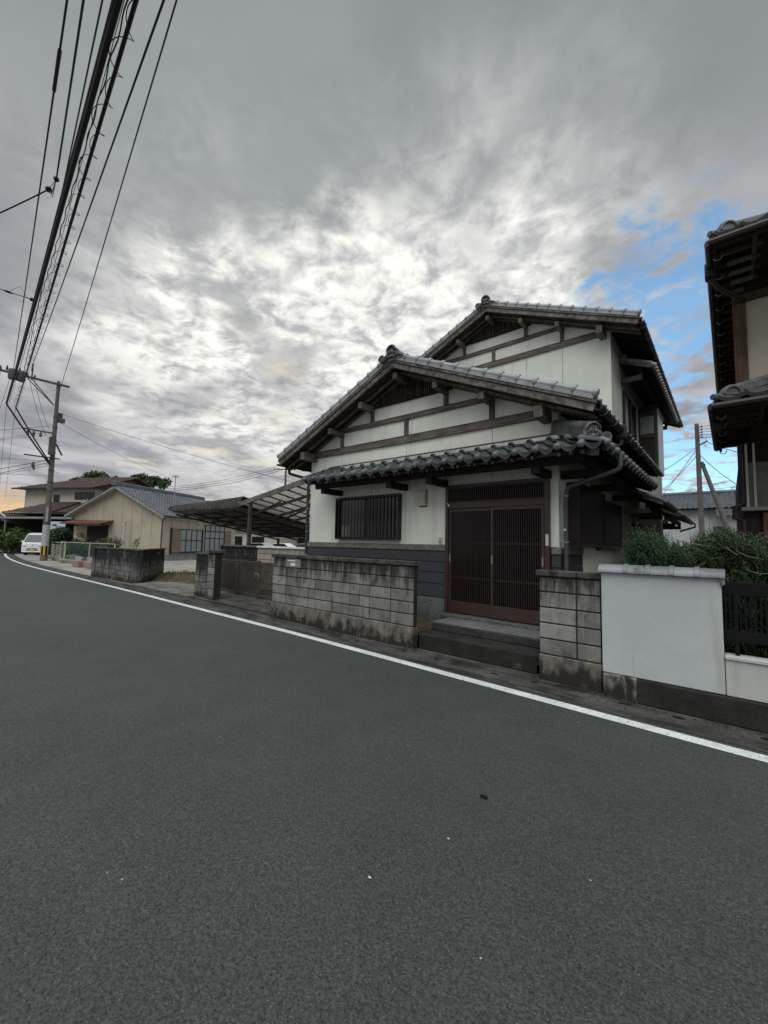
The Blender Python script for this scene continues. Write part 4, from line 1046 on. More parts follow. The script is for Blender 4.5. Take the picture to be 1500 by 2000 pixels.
# ------------------------------------------------------------------ plants
def gp_at(px, depth, z=0.):       # ground point on the bearing of a photograph column, at a distance along the view
    d = _F*800+_Rt*(px-750); d.z = 0; f2 = Vector((_F.x, _F.y, 0)).normalized(); d = d/ (d.dot(f2)); p = CAM+d*depth; return V(p.x, p.y, z)
def rnd_dir():
    z = random.uniform(-1, 1); a = random.uniform(0, 2*math.pi); r = math.sqrt(1-z*z); return V(r*math.cos(a), r*math.sin(a), z)
def leaves(m, c, rad, n, size, shell=.55, flat=.5):
    c = Vector(c)
    for i in range(n):
        d = rnd_dir(); t = shell+(1-shell)*random.random()**.6 if random.random() < .8 else random.random()*shell
        t *= random.uniform(.86, 1.06)
        p = c+V(d.x*rad[0], d.y*rad[1], d.z*rad[2])*t
        u = rnd_dir(); nrm = (d*(1-flat)+rnd_dir()*flat+V(0,0,.4)).normalized(); u = (u-nrm*u.dot(nrm)).normalized(); w = nrm.cross(u)
        s = size*random.uniform(.6, 1.3)
        m.add([p-u*s, p+w*s*.45, p+u*s, p-w*s*.45], [(0,1,2,3)])
    return m
def shrub(label, lobes, mat, size, dens, loc, cat='shrub', stem=True, group=None, name='shrub'):
    t = thing(name, label, cat, loc, group)
    m = MB()
    for (x, y, z, rx, ry, rz_) in lobes: leaves(m, (loc[0]+x, loc[1]+y, loc[2]+z), (rx, ry, rz_), int(dens*(rx*ry+ry*rz_+rx*rz_)), size)
    m.build('foliage', mat, t)
    if stem:
        b = MB()
        for (x, y, z, rx, ry, rz_) in lobes: b.tube([(loc[0]+x*.15, loc[1]+y*.15, loc[2]-.05), (loc[0]+x*.6, loc[1]+y*.6, loc[2]+z*.5), (loc[0]+x, loc[1]+y, loc[2]+z)], [.035, .025, .012], 6)
        b.build('stem', A['bark'], t)
    return t
def tree(label, base, h, lobes, mat, n, size, group):
    t = thing('broadleaf_tree', label, 'tree', base, group)
    bx, by, bz = base
    tr = MB().tube([(bx,by,bz-.2),(bx+.1,by,bz+h*.3),(bx,by+.1,bz+h*.62)], [h*.035, h*.026, h*.014], 8)
    m = MB()
    for (x, y, z, r, rz_) in lobes:
        tr.tube([(bx+x*.1,by+y*.1,bz+h*.35),(bx+x*.5,by+y*.5,bz+h*.3+z*.35),(bx+x*.9,by+y*.9,bz+z)], [h*.016, h*.010, h*.004], 6)
        for k in range(9):      # clumps on each limb
            d = rnd_dir(); q = .72
            c = (bx+x+d.x*r*q, by+y+d.y*r*q, bz+z+abs(d.z)*rz_*q*.9-rz_*.15)
            leaves(m, c, (r*.45, r*.45, rz_*.40), int(n/len(lobes)/9), size, .35, .6)
    tr.build('trunk', A['bark'], t, smooth=50); m.build('crown', mat, t)
    return t
# juniper behind the white wall
jt = thing('juniper_hedge', 'spiky green juniper bush behind the white garden wall', 'shrub', (-.1, 6.0, .1))
def sprigs(m, n, box_, deep, needle, seed):
    rs = random.Random(seed)
    for i in range(n):
        x = rs.uniform(box_[0], box_[1]); y = rs.uniform(box_[2], box_[3])
        topz = 1.53+.05*math.sin(x*5+1)+.07*math.sin(x*11+y*7)+(.12 if -.92 < x < -.66 else 0)+(.07 if -.25 < x < .0 else 0)
        z = topz-(.62*rs.random()**1.7 if not deep else .35+.85*rs.random())
        d = V(rs.gauss(0, .45), rs.gauss(-.1, .45), 1+rs.gauss(0, .25)).normalized(); L = rs.uniform(.09, .20)
        a = d.orthogonal().normalized(); b = d.cross(a)
        for k in range(9):
            t = k/8; th = k*2.4+rs.random(); o = V(x, y, z)+d*(L*t); r = (a*math.cos(th)+b*math.sin(th)); ln = needle*(1.15-t*.6)
            tip = o+(r*.75+d*.85).normalized()*ln; s = d.cross(r)*.0075
            m.add([o-s, o+s, tip], [(0,1,2)])
        m.add([V(x,y,z)-a*.004, V(x,y,z)+a*.004, V(x,y,z)+d*(L+needle)], [(0,1,2)])
m = MB(); sprigs(m, 6500, (-.93, .85, 5.50, 6.75), 0, .050, 3); m.build('green_sprays', A['juniper'], jt)
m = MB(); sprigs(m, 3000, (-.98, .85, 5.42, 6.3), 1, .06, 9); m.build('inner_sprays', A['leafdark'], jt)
m = MB(); sprigs(m, 1500, (-.35, .85, 5.50, 6.6), 0, .050, 5); m.build('brown_sprays', A['juniperbrown'], jt)
m = MB(); 
for i in range(26):
    x, y = random.uniform(-.7, .6), random.uniform(5.6, 6.5)
    m.tube([(x*.6, 6.1, .1), (x*.8, y, .75), (x, y-.05, random.uniform(1.2, 1.5))], [.022, .016, .006], 6)
m.build('stems', A['bark'], jt)
m = MB()
m.tube([(-.42,5.55,1.70),(-.25,5.52,1.66),(-.10,5.52,1.625),(.0,5.5,1.63)], [.004,.006,.006,.005], 6)
m.tube([(-.13,5.52,1.74),(-.10,5.52,1.68),(-.02,5.5,1.63),(.06,5.5,1.56)], [.004,.005,.006,.005], 6)
m.tube([(.05,5.5,1.70),(.06,5.5,1.60),(.14,5.5,1.55),(.26,5.5,1.52)], [.003,.005,.005,.004], 6)
m.tube([(.12,5.5,1.42),(.22,5.48,1.38),(.34,5.48,1.40)], [.004,.005,.004], 6)
m.tube([(-.30,5.55,1.40),(-.18,5.52,1.50),(-.08,5.5,1.53)], [.004,.005,.003], 6)
m.build('bare_branches', A['branch'], jt, smooth=50)

# ------------------------------------------------------------------ carport between the houses
cp = thing('carport', 'brown framed carport with translucent panels between the two houses', 'carport', (-12, 9, 0))
CY = 8.0; CYB = 13.6; CS = .18
def cz(x, y=8.0): return 2.90+.150*(x+13.63)-CS*(y-8.0)
CB_ = A['carport']
MB().beam((-13.75, CY, cz(-13.75)+.02), (-7.80, CY, cz(-7.80)+.02), .05, .17).build('front_rake_board', A['woodr'], cp, bevel=.005)
MB().beam((-13.75, CYB, cz(-13.75, CYB)), (-7.80, CYB, cz(-7.80, CYB)), .05, .15).build('rear_rake_board', CB_, cp)
for i in range(7):       # rafters parallel to the front edge
    y = CY+.8+i*.78
    MB().beam((-13.7, y, cz(-13.7, y)-.05), (-7.82, y, cz(-7.82, y)-.05), .05, .09).build('rafter', CB_, cp)
nx = 11
for k in range(nx+1):    # purlins run back, falling with the roof
    x = -13.6+k*(5.7/nx); MB().beam((x, CY+.03, cz(x)+.01), (x, CYB-.03, cz(x, CYB)+.01), .05, .04).build('purlin', CB_, cp)
for k in range(nx):      # one translucent sheet per bay
    x0 = -13.6+k*(5.7/nx); x1 = x0+5.7/nx
    MB().add([(x0+.003,CY+.03,cz(x0)+.034),(x1-.003,CY+.03,cz(x1)+.034),(x1-.003,CYB-.03,cz(x1,CYB)+.034),(x0+.003,CYB-.03,cz(x0,CYB)+.034)], [(0,1,2,3)]).build('roof_sheet', A['poly'], cp)
# lower wing with the mossy corrugated edge
def fz(x): return 2.96-.012*(x+19.4)
fa = MB(); NF = 120
for i in range(NF+1):
    x = -19.4+5.75*i/NF; w = .03*math.sin(i*1.9)+.012*math.sin(i*5.1); b = .18+.14*(i/NF)**1.5
    fa.v += [(x, CY-.05+w*.5, fz(x)-.10), (x, CY-.05+w*.5, fz(x)+.02), (x, CY+.10+w, fz(x)+b+w*.5), (x, CYB, fz(x)+.06-CS*5.6)]
for i in range(NF):
    for j in range(3): a = i*4+j; fa.f.append((a, a+4, a+5, a+1))
fa.build('mossy_roof_edge', A['fascia'], cp, smooth=60)
MB().prism([(CY, 2.82), (CYB, 2.82-CS*5.6), (CYB, 2.85-CS*5.6), (CY, 2.85)], 'x', -19.35, -13.7).build('wing_ceiling', CB_, cp)
MB().tube([(-19.42,CY-.02,2.90),(-19.42,CY-.02,3.08)], .06, 8).tube([(-19.45,CY-.1,2.96),(-19.45,CYB,2.96-CS*5.7)], .06, 8).build('gutter', A['gutterdark'], cp, smooth=40)
for k in range(8): y = CY+.5+k*.66; MB().box(-19.3, -13.7, y, y+.06, 2.74-CS*(y-8), 2.815-CS*(y-8)).build('rafter', CB_, cp)
for k in range(4): x = -19.0+k*1.6; MB().beam((x, CY+.05, 2.70), (x, CYB, 2.70-CS*5.6), .06, .08).build('purlin', CB_, cp)
for (x, y, zt_) in ((-13.0, 8.05, 2.95), (-13.3, CYB-.1, cz(-13.3, CYB)), (-8.1, CYB-.1, cz(-8.1, CYB)), (-18.9, CYB-.1, 1.75), (-16.2, CYB-.2, 1.75)):
    MB().box(x-.055, x+.055, y-.055, y+.055, 0, zt_).build('post', CB_, cp, bevel=.004)
MB().tube([(-13.35,8.25,0),(-13.35,8.25,2.2)], .035, 8).build('white_pipe', A['polewhite'], cp, smooth=40)
MB().beam((-13.75, CY, 2.78), (-13.75, CYB, 2.78-CS*5.6), .12, .14).build('eave_beam', CB_, cp)
for k in range(5): MB().beam((-13.6, 8.6+k*1.1, 2.70-CS*(.6+k*1.1)), (-12.0, 8.6+k*1.1, cz(-12, 8.6+k*1.1)-.06), .05, .06).build('brace', CB_, cp)
sb = thing('storage_shed', 'rusty brown open shed standing at the back of the carport', 'shed', (-10.6, 16.2, 0))
MB().box(-12.6, -8.2, 16.9, 17.0, 0, 2.5).build('back_board', A['rustroof'], sb); MB().box(-12.8, -8.1, 15.2, 17.1, 2.52, 2.58).build('shed_roof', A['rustroof'], sb)
for x in (-12.5, -11.4, -10.2, -9.1): MB().box(x, x+.28, 15.4, 15.5, 0, 2.5).build('post', A['rustroof'], sb)
MB().box(-12.6, -8.2, 15.41, 15.49, 1.78, 1.95).build('rail', A['rustroof'], sb)

# ------------------------------------------------------------------ beige house
bh = thing('bungalow', 'single storey beige house with grey tiled gable roof behind the old walls', 'house', (-31.5, 12.4, 0), rz=R(27.6))
BWd, BLn = 7.84, 9.4; BX = -BWd/2; BT = 2.2/4.34
bz = lambda dx: 5.42-BT*abs(dx)
MB().prism([(-BWd+.01, .4), (-.01, .4), (-.01, bz(3.92)-.06), (BX, bz(0)-.08), (-BWd+.01, bz(3.92)-.06)], 'y', .03, BLn).build('wall_core', A['joint'], bh)
n = 9; w = BWd/n
for k in range(n):
    x0, x1 = -BWd+k*w, -BWd+(k+1)*w; z0 = bz(x0-BX)-.08; z1 = bz(x1-BX)-.08
    poly = [(x0+.012, .42), (x1-.012, .42), (x1-.012, z1)]+([(BX, bz(0)-.08)] if x0 < BX < x1 else [])+[(x0+.012, z0)]
    MB().prism(poly, 'y', 0, .03).build('wall_panel', A['beige'], bh)
for k in range(10): MB().box(-.03, 0, k*.94+.03, k*.94+.93, .42, bz(3.92)-.1).build('wall_panel', A['beige'], bh)
MB().box(-BWd+.02, -.02, .02, BLn, -.05, .41).box(-.06, .015, .02, BLn, -.05, .405).build('foundation', A['foundation'], bh)
for s in (-1, 1):
    e = 4.36
    MB().prism([(BX, bz(0)-.10), (BX+s*e, bz(e)-.10), (BX+s*e, bz(e)+.05), (BX, bz(0)+.05)], 'y', -.42, BLn+.4).build('roof_deck', A['offwhite'], bh)
    MB().prism([(BX, bz(0)-.14), (BX+s*(e+.02), bz(e)-.14), (BX+s*(e+.02), bz(e)+.03), (BX, bz(0)+.03)], 'y', -.47, -.425).build('barge_board', A['foundation'], bh)
tm = MB(); bb = math.atan(BT)
tile_field(tm, (BX+4.42, -.46, bz(4.42)+.09), (0,1,0), (-1,0,0), bb, BLn+.9, 4.42/math.cos(bb), .28, .27, amp=.04)
tile_field(tm, (BX-4.42, BLn+.44, bz(4.42)+.09), (0,-1,0), (1,0,0), bb, BLn+.9, 4.42/math.cos(bb), .28, .27, amp=.04)
tm.build('roof_tile_field', A['tilegrey'], bh, smooth=50, kind='stuff')
MB().box(BX-.14, BX+.14, -.5, BLn+.45, bz(0)+.08, bz(0)+.24).tube([(BX,-.52,bz(0)+.27),(BX,BLn+.45,bz(0)+.27)], .10, 10).build('ridge_tiles', A['tilegrey'], bh, smooth=40)
MB().prism([(BX-.2,bz(0)+.05),(BX+.2,bz(0)+.05),(BX+.14,bz(0)+.3),(BX,bz(0)+.45),(BX-.14,bz(0)+.3)], 'y', -.58, -.45).build('ridge_ornament', A['tilegrey'], bh, bevel=.02)
MB().prism([(BX-.28,bz(0)-.30),(BX+.28,bz(0)-.30),(BX+.12,bz(0)-.12),(BX-.12,bz(0)-.12)], 'y', -.04, -.002).build('gable_vent', A['rustroof'], bh)
MB().tube([(.42,-.35,bz(4.36)-.02),(.42,BLn+.4,bz(4.36)-.02)], .06, 8).build('gutter', A['gutterbrown'], bh, smooth=40)
MB().tube([(.40,-.1,bz(4.36)-.08),(.08,-.06,bz(4.36)-.30),(.05,-.05,2.6),(.05,-.05,.3)], .04, 8).build('downpipe', A['gutterbrown'], bh, smooth=40)
dr = MB().box(-6.55, -4.65, -.05, -.002, .35, 2.45).build('entrance_door', A['neighwood'], bh)
for k in range(7): MB().box(-6.5+k*.27, -6.48+k*.27, -.066, -.051, .4, 2.42).build('door_bar', A['blackalu'], dr)
MB().prism([(-1.05, 2.62), (-.0, 2.86), (-.0, 2.90), (-1.05, 2.66)], 'x', -7.9, -4.2).box(-7.9, -4.2, -1.07, -1.03, 2.55, 2.665).build('porch_roof', A['rustroof'], bh)
for x in (-7.5, -4.6): MB().beam((x,-.85,2.60),(x,0,2.45), .06, .08).build('porch_arm', A['neighwood'], bh)
MB().tube([(-2.7,-.5,0),(-2.7,-.5,2.75)], .07, 10).ball((-2.7,-.5,2.8), .09, 10, 6).build('vent_pipe', A['polewhite'], bh, smooth=50)
def bwin(y0, y1, z0, z1, nv, nm, boxl=None, boxr=None):
    g = MB().box(.001, .03, y0, y1, z0, z1).build(nm, A['curtain'], bh)
    for k in range(nv+1):
        y = y0+(y1-y0)*k/nv; MB().box(.002, .055, y-.035, y+.035, z0, z1).build('window_bar', A['bronzealu'], g)
    for zz in (z0-.04, z1-.02, (z0+z1)*.5): MB().box(.002, .06, y0-.03, y1+.03, zz, zz+.06).build('window_rail', A['bronzealu'], g)
    return g
w1 = bwin(1.95, 4.5, .62, 2.35, 4, 'sliding_window'); w2 = bwin(4.9, 7.6, .58, 2.80, 4, 'terrace_window')
MB().box(.002, .07, 4.85, 7.65, 2.28, 2.36).build('transom_rail', A['bronzealu'], w2)
MB().box(.001, .12, .95, 1.90, .58, 2.38).build('shutter_box', A['boxbrown'], bh, bevel=.01); MB().box(.001, .10, 7.68, 8.6, .58, 2.38).build('shutter_box', A['boxbrown'], bh, bevel=.01)
MB().box(.001, .14, .93, 4.55, .52, .575).box(.002, .15, .88, .94, .5, 2.42).box(.002,.10,4.52,4.60,.55,2.42).build('window_surround', A['bronzealu'], bh)
MB().tube([(-1.6, 3.0, bz(2.4)), (-1.6, 3.0, bz(2.4)+2.6)], .03, 6).build('aerial_mast', A['steel'], bh)
MB().box(-1.9, -1.3, 2.98, 3.02, bz(2.4)+2.5, bz(2.4)+2.54).box(-1.75, -1.72, 2.7, 3.3, bz(2.4)+2.42, bz(2.4)+2.46).box(-1.45, -1.42, 2.75, 3.25, bz(2.4)+2.42, bz(2.4)+2.46).build('aerial_arms', A['steel'], bh)

# ------------------------------------------------------------------ two-storey house with brown tiles
_p = gp_at(265, 44.5); _c, _s = math.cos(R(27.6)), math.sin(R(27.6))
th = thing('two_storey_house', 'pale two storey house with brown tiled roofs behind the utility pole', 'house', (_p.x-1.1*(.7*_c-4*_s), _p.y-1.1*(.7*_s+4*_c), -.16), rz=R(27.6)); th.scale = (1.1, 1.1, 1.1)
TW, TD = 7.9, 8.0
MB().box(-TW, 0, 0, TD, 0, 6.05).build('wall', A['offwhite'], th)
rb = math.atan(1.55/4.7)
tm = MB(); tile_field(tm, (-TW-.7, -.7, 5.98), (1,0,0), (0,1,0), rb, TW+1.4, 4.7/math.cos(rb), .30, .30, trim0=2.3, amp=.05)
tile_field(tm, (.7, TD+.7, 5.98), (-1,0,0), (0,-1,0), rb, TW+1.4, 4.7/math.cos(rb), .30, .30, trim1=2.3, amp=.05)
tm.build('roof_tile_field', A['tilebrown'], th, smooth=50, kind='stuff')
MB().add([(-TW-.7,-.7,5.96),(-TW-.7,TD+.7,5.96),(-TW+1.6,4,7.5),(.7,-.7,5.96),(.7,TD+.7,5.96),(.7,4,7.5)], [(0,1,2),(0,3,5,2),(1,2,5,4),(0,1,4,3)]).build('roof_deck', A['tilebrown'], th)
MB().prism([(-.6,6.02),(TD+.6,6.02),(TD/2,7.42)], 'x', .0, .05).build('gable_wall', A['rustroof'], th)
MB().tube([(-TW+1.6,4,7.56),(.75,4,7.56)], .12, 10).box(-TW+1.6,.75,3.86,4.14,7.42,7.56).build('ridge_tiles', A['tilebrown'], th, smooth=40)
MB().box(-TW-.7, .72, -.74, -.68, 5.90, 6.0).build('eave_board', A['gutterbrown'], th)
def fwin(x0, x1, z0, z1):
    g = MB().box(x0, x1, -.03, -.001, z0, z1).build('window', A['glass'], th)
    MB().box(x0-.05, x1+.05, -.05, -.002, z0-.06, z0).box(x0-.05, x1+.05, -.05, -.002, z1, z1+.05).box(x0-.05, x0, -.05, -.002, z0, z1).box(x1, x1+.05, -.05, -.002, z0, z1).box((x0+x1)/2-.03,(x0+x1)/2+.03,-.045,-.0305,z0,z1).build('frame', A['blackalu'], g)
fwin(-4.45, -3.9, 4.65, 5.38); fwin(-2.05, -.75, 5.05, 5.6); fwin(-.55, .0-.02, 5.05, 5.6)
tm = MB(); lb_ = math.atan(.42)
tile_field(tm, (-TW+1.3, -2.7, 3.62), (1,0,0), (0,1,0), lb_, 5.2, 2.7/math.cos(lb_), .30, .30, trim0=2.2, amp=.05)
tile_field(tm, (-TW+5.2, -2.3, 3.66), (1,0,0), (0,1,0), lb_, 6.0, 2.3/math.cos(lb_), .30, .30, amp=.05)
tm.build('lower_tile_field', A['tilebrown'], th, smooth=50, kind='stuff')
MB().box(-TW+1.3, 3.2, -2.66, 0, 3.48, 3.58).build('lower_roof_deck', A['gutterbrown'], th)
MB().box(-TW+.6, 1, -1.9, -.01, 0, 3.4).build('lower_wall', A['neighwood'], th)
MB().box(-TW+1.0, 3.2, -4.6, -2.0, 3.02, 3.10).box(-TW+1.0, 3.2, -4.66, -4.58, 2.96, 3.12).build('car_shelter_roof', A['sheetgrey'], th)
for x in (-TW+1.1, -3.6, .9): MB().box(x, x+.08, -4.5, -4.42, 0, 3.0).build('shelter_post', A['steel'], th)
MB().box(1.3, 2.7, -4.7, -4.67, 2.0, 2.75).build('hanging_sheet', A['bluecloth'], th)
MB().box(1.45, 1.9, -4.705, -4.7005, 2.40, 2.55).build('sheet_print', A['hill'], th)
# balcony on the left end
MB().box(-TW-1.1, -TW-.01, 1.0, 3.2, 5.0, 5.1).box(-TW-.9, -TW-.8, 1.05, 1.15, 0, 5.0).box(-TW-1.1,-TW-.01,1.0,1.06,3.7,3.8).build('balcony_roof', A['carport'], th)
# houses further along at the left edge
for i, (px, dep, w_, h_, lab, wm) in enumerate(((8, 50, 6.5, 4.4, 'small far house with white gable edge at the left border', 'offwhite'), (22, 66, 9, 5.2, 'dark roofed far house under the sunset glow', 'neighwood'))):
    o = gp_at(px, dep); t = thing('far_house', lab, 'house', o, rz=R(27.6))
    MB().box(-w_/2, w_/2, 0, 7, 0, h_*.62).build('wall', A[wm], t)
    MB().prism([(-w_/2-.5, h_*.58), (w_/2+.5, h_*.58), (0, h_)], 'y', -.6, 7.5).build('roof', A['tilebrown'], t)
    MB().beam((-w_/2-.5,-.62,h_*.6),(0,-.62,h_+.03), .06, .3, (0,-1,0)).beam((0,-.62,h_+.03),(w_/2+.5,-.62,h_*.6), .06, .3, (0,-1,0)).build('barge_board', A['polewhite'] if i == 0 else A['tilebrown'], t)
    MB().box(-1.0, 1.0, -.03, -.002, 1.0, 2.0).build('window', A['glass'], t)

# ------------------------------------------------------------------ neighbour house at the right
nh = thing('neighbour_house', 'dark timber and cream two storey house with grey tiles at the right edge', 'house', (1.8, 8.5, 0))
MB().box(.20, 3.2, 8.65, 16.5, 0, 3.35).build('lower_wall', A['neighwood'], nh)
MB().box(.33, 3.2, 8.60, 16.4, 3.36, 6.0).build('upper_wall_core', A['neighwood'], nh)
MB().box(.345, 1.6, 8.57, 8.599, 3.75, 5.62).build('upper_plaster', A['cream2'], nh)
MB().box(.17, .335, 8.52, 8.58, 3.6, 5.72).box(.17, 3.2, 8.50, 8.575, 5.62, 5.74).build('corner_board', A['neighbrown'], nh, bevel=.005)
MB().box(.30, .343, 8.53, 8.59, 3.6, 5.6).build('trim_strip', A['offwhite'], nh)
MB().box(.22, 1.2, 8.62, 8.649, 2.30, 3.0).build('lower_window', A['reflectpane'], nh)
MB().box(.17, 1.3, 8.50, 8.648, 2.23, 2.29).build('band', A['sheetgrey'], nh, bevel=.006)
for x in (.24, .33): MB().box(x, x+.03, 8.58, 8.62, 2.3, 3.3).build('trim_strip', A['offwhite'], nh)
for k in range(4): MB().box(.62, 1.2, 8.60, 8.648, .55+k*.38, .60+k*.38).build('lattice_bar', A['neighbrown'], nh)
MB().box(.42,.50,8.56,8.648,.1,2.2).build('post', A['neighbrown'], nh)
def neigh_roof(zE, y0, y1, x0, run, tb, up):
    b = math.atan(tb)
    # soffit and deck of the hip: front plane and left plane
    MB().add([(x0,y0,zE),(4,y0,zE),(4,y0+run,zE+run*tb),(x0+run,y0+run,zE+run*tb),(x0,y1,zE),(x0+run,y1,zE+run*tb)], [(0,1,2,3),(0,3,5,4)]).build('roof_deck', A['neighwood'], nh)
    tm = MB(); tile_field(tm, (x0-.03, y0-.03, zE+.07), (1,0,0), (0,1,0), b, 4-x0, run/math.cos(b), .28, .28, trim0=run, amp=.035)
    tile_field(tm, (x0-.03, y1, zE+.07), (0,-1,0), (1,0,0), b, y1-y0, run/math.cos(b), .28, .28, trim1=run, amp=.035)
    tm.build('roof_tile_field', A['tiledark'], nh, smooth=50, kind='stuff')
    MB().box(x0-.02, 4, y0-.02, y0+.02, zE-.09, zE+.02).box(x0-.02, x0+.02, y0+.021, y1, zE-.09, zE+.02).build('eave_fascia', A['neighwood'], nh)
    # boarded soffit and rafters with pale plaster between them
    MB().box(x0+.06, .34, y0+.06, y1, zE+.03, zE+.04).box(.341, 3, y0+.06, 8.62, zE+.03, zE+.04).build('soffit', A['neighwood'], nh)
    rf = boxmesh('rafter', A['neighbrown'], .5, .05, .06)
    y = y0+.35
    while y < y1: piece(rf, 'rafter', nh, (x0+.27, y, zE-.01)); y += .32
    rf2 = boxmesh('rafter', A['neighbrown'], .05, 1.2, .06)
    for k in range(5): piece(rf2, 'rafter', nh, (.42+k*.3, y0+.68, zE-.01))
    if up:
        for k in range(4): MB().box(.12+.02*k, .40+.02*k, y0+.55+k*.30, y0+.64+k*.30, zE-.075, zE-.045).build('pale_soffit_board', A['concpole'], nh)
    # corner ridge: rolled tiles curling up at the eave corner
    h0, h1 = V(x0-.02, y0-.02, zE+.10), V(x0+run*.6, y0+run*.6, zE+.10+run*.6*tb)
    MB().tube([h0+V(-.03,-.03,.02), h0+V(.05,.05,.02), h0+V(.2,.2,.06), h1], [.04, .058, .052, .05], 12).build('corner_ridge_tile', A['tileorn'], nh, smooth=50)
    MB().beam(h0+V(.14,.14,.08), h1+V(0,0,.07), .12, .07).tube([h0+V(.14,.14,.13), h1+V(0,0,.12)], .055, 12).build('ridge_tiles', A['tileorn'], nh, smooth=50)
    pr = [(.14*math.cos(a), .15*math.sin(a)) for a in [math.pi*i/12 for i in range(13)]]
    om = MB().prism(pr, 'y', -.05, .05).tube([(.10*math.cos(math.pi*i/10), -.055, .12*math.sin(math.pi*i/10)) for i in range(11)], .02, 8).mesh('corner_ornament', A['tileorn'], 40, .012)
    piece(om, 'corner_ornament', nh, h0+V(.17,.10,.03), (0, 0, R(25)))
    # gutter with hooks and box
    for a, b_ in (((x0-.06, y0-.06, zE-.02), (x0-.06, y1, zE-.02)), ((x0-.06, y0-.06, zE-.02), (4, y0-.06, zE-.02))):
        MB().tube([a, b_], .05, 8).build('gutter', A['gutterbrown'], nh, smooth=40)
    hk = MB().tube([(.05*math.cos(a), 0, .05*math.sin(a)) for a in [math.pi*(.9+1.2*k/10) for k in range(11)]], .007, 5).mesh('gutter_hook', A['steel'], 50)
    y = y0+.25
    while y < y1: piece(hk, 'gutter_hook', nh, (x0+.035, y, zE-.09), (0,0,0)); y += .55
neigh_roof(5.98, 7.2, 15.7, -.02, 1.6, .45, True)
neigh_roof(3.62, 7.25, 10.3, -.06, 1.2, .42, False)
MB().box(-.15, -.02, 7.75, 7.92, 5.80, 6.02).build('rain_hopper', A['gutterbrown'], nh, bevel=.01)
MB().tube([(-.08,7.83,5.8),(.0,7.9,5.66),(.32,8.5,5.62)], .035, 8).build('downpipe', A['gutterbrown'], nh, smooth=40)
MB().box(-.14, -.02, 7.9, 8.05, 3.42, 3.62).build('rain_hopper', A['gutterbrown'], nh, bevel=.01)
MB().tube([(.19,8.60,3.3),(.19,8.60,2.35),(.10,8.58,2.3),(.09,8.58,2.12),(.19,8.6,2.08),(.19,8.6,0)], .04, 8).build('downpipe', A['gutterbrown'], nh, smooth=40)

# ------------------------------------------------------------------ things beyond, right
rh = thing('far_white_house', 'white far house with grey tiled roof between the two houses', 'house', (-1, 38, 0))
MB().box(-6, 1.6, 36.6, 44, 0, 4.7).box(-.2, 6, 35.2, 36.6, 0, 3.9).build('wall', A['whitewall'], rh)
for k in range(6): MB().box(-5.4+k*1.1, -5.385+k*1.1, 36.585, 36.599, .1, 4.6).build('wall_joint', A['foundation'], rh)
hb = math.atan(.40); tm = MB(); tile_field(tm, (-7, 36.0, 4.55), (1,0,0), (0,1,0), hb, 8.2, 3.4/math.cos(hb), .30, .30, trim1=.0, amp=.05)
tile_field(tm, (-.6, 34.7, 3.9), (1,0,0), (0,1,0), hb, 7, 4.6/math.cos(hb), .30, .30, trim1=4, amp=.05); tm.build('roof_tile_field', A['tilegrey'], rh, smooth=50, kind='stuff')
MB().prism([(36.05,4.40),(39.4,5.80),(43,4.4)], 'x', -6.9, 1.1).build('roof_deck', A['tilegrey'], rh)
MB().tube([(-7,39.4,5.98),(1.15,39.4,5.98)], .14, 8).build('ridge_tiles', A['tilegrey'], rh, smooth=40)
MB().box(-.75, .1, 35.17, 35.199, 1.8, 3.2).build('window', A['glass'], rh)
an = thing('tv_aerial', 'thin television aerial on the far white house roof', 'aerial', (.3, 38.6, 5.3))
MB().tube([(.3,38.6,5.2),(.3,38.6,6.2)], .025, 6).tube([(-1.2,38.6,6.15),(1.4,38.6,6.2)], .02, 6).tube([(1.0,38.2,6.19),(1.0,39.0,6.19)], .02, 5).tube([(1.25,38.3,6.19),(1.25,38.9,6.19)], .02, 5).tube([(.7,38.3,6.18),(.7,38.9,6.18)], .02, 5).build('aerial_rods', A['steel'], an)
rp = thing('utility_pole', 'slim concrete utility pole with leaning brace between the houses at right', 'utility pole', (-1.15, 30, 0), 'utility poles')
MB().tube([(-1.15,30,0),(-1.19,30,4.5),(-1.23,30,9.05)], [.15, .13, .105], 12).build('shaft', A['concpole'], rp, smooth=50)
MB().tube([(.75,30,0),(-1.07,30,6.75)], [.13, .10], 12).build('brace', A['concpole'], rp, smooth=50)
MB().box(-1.2, -.9, 29.9, 30.1, 6.45, 6.62).build('brace_clamp', A['poletop'], rp)
MB().beam((-1.25,30.0,7.70),(-.75,29.9,7.95), .07, .07).build('bracket', A['poletop'], rp)
for k in range(5): MB().tube([(-1.18,29.87,8.8-k*.16),(-1.02,29.8,8.8-k*.16)], .025, 6).ball((-1.0,29.8,8.8-k*.16), .06, 8, 5).build('insulator', A['poletop'], rp)
for k in range(14): MB().tube([(-1.20+(-.14 if k % 2 else .14),30,2.6+k*.36),(-1.20+(-.28 if k % 2 else .28),30,2.62+k*.36)], .010, 5).build('step_bolt', A['steel'], rp)

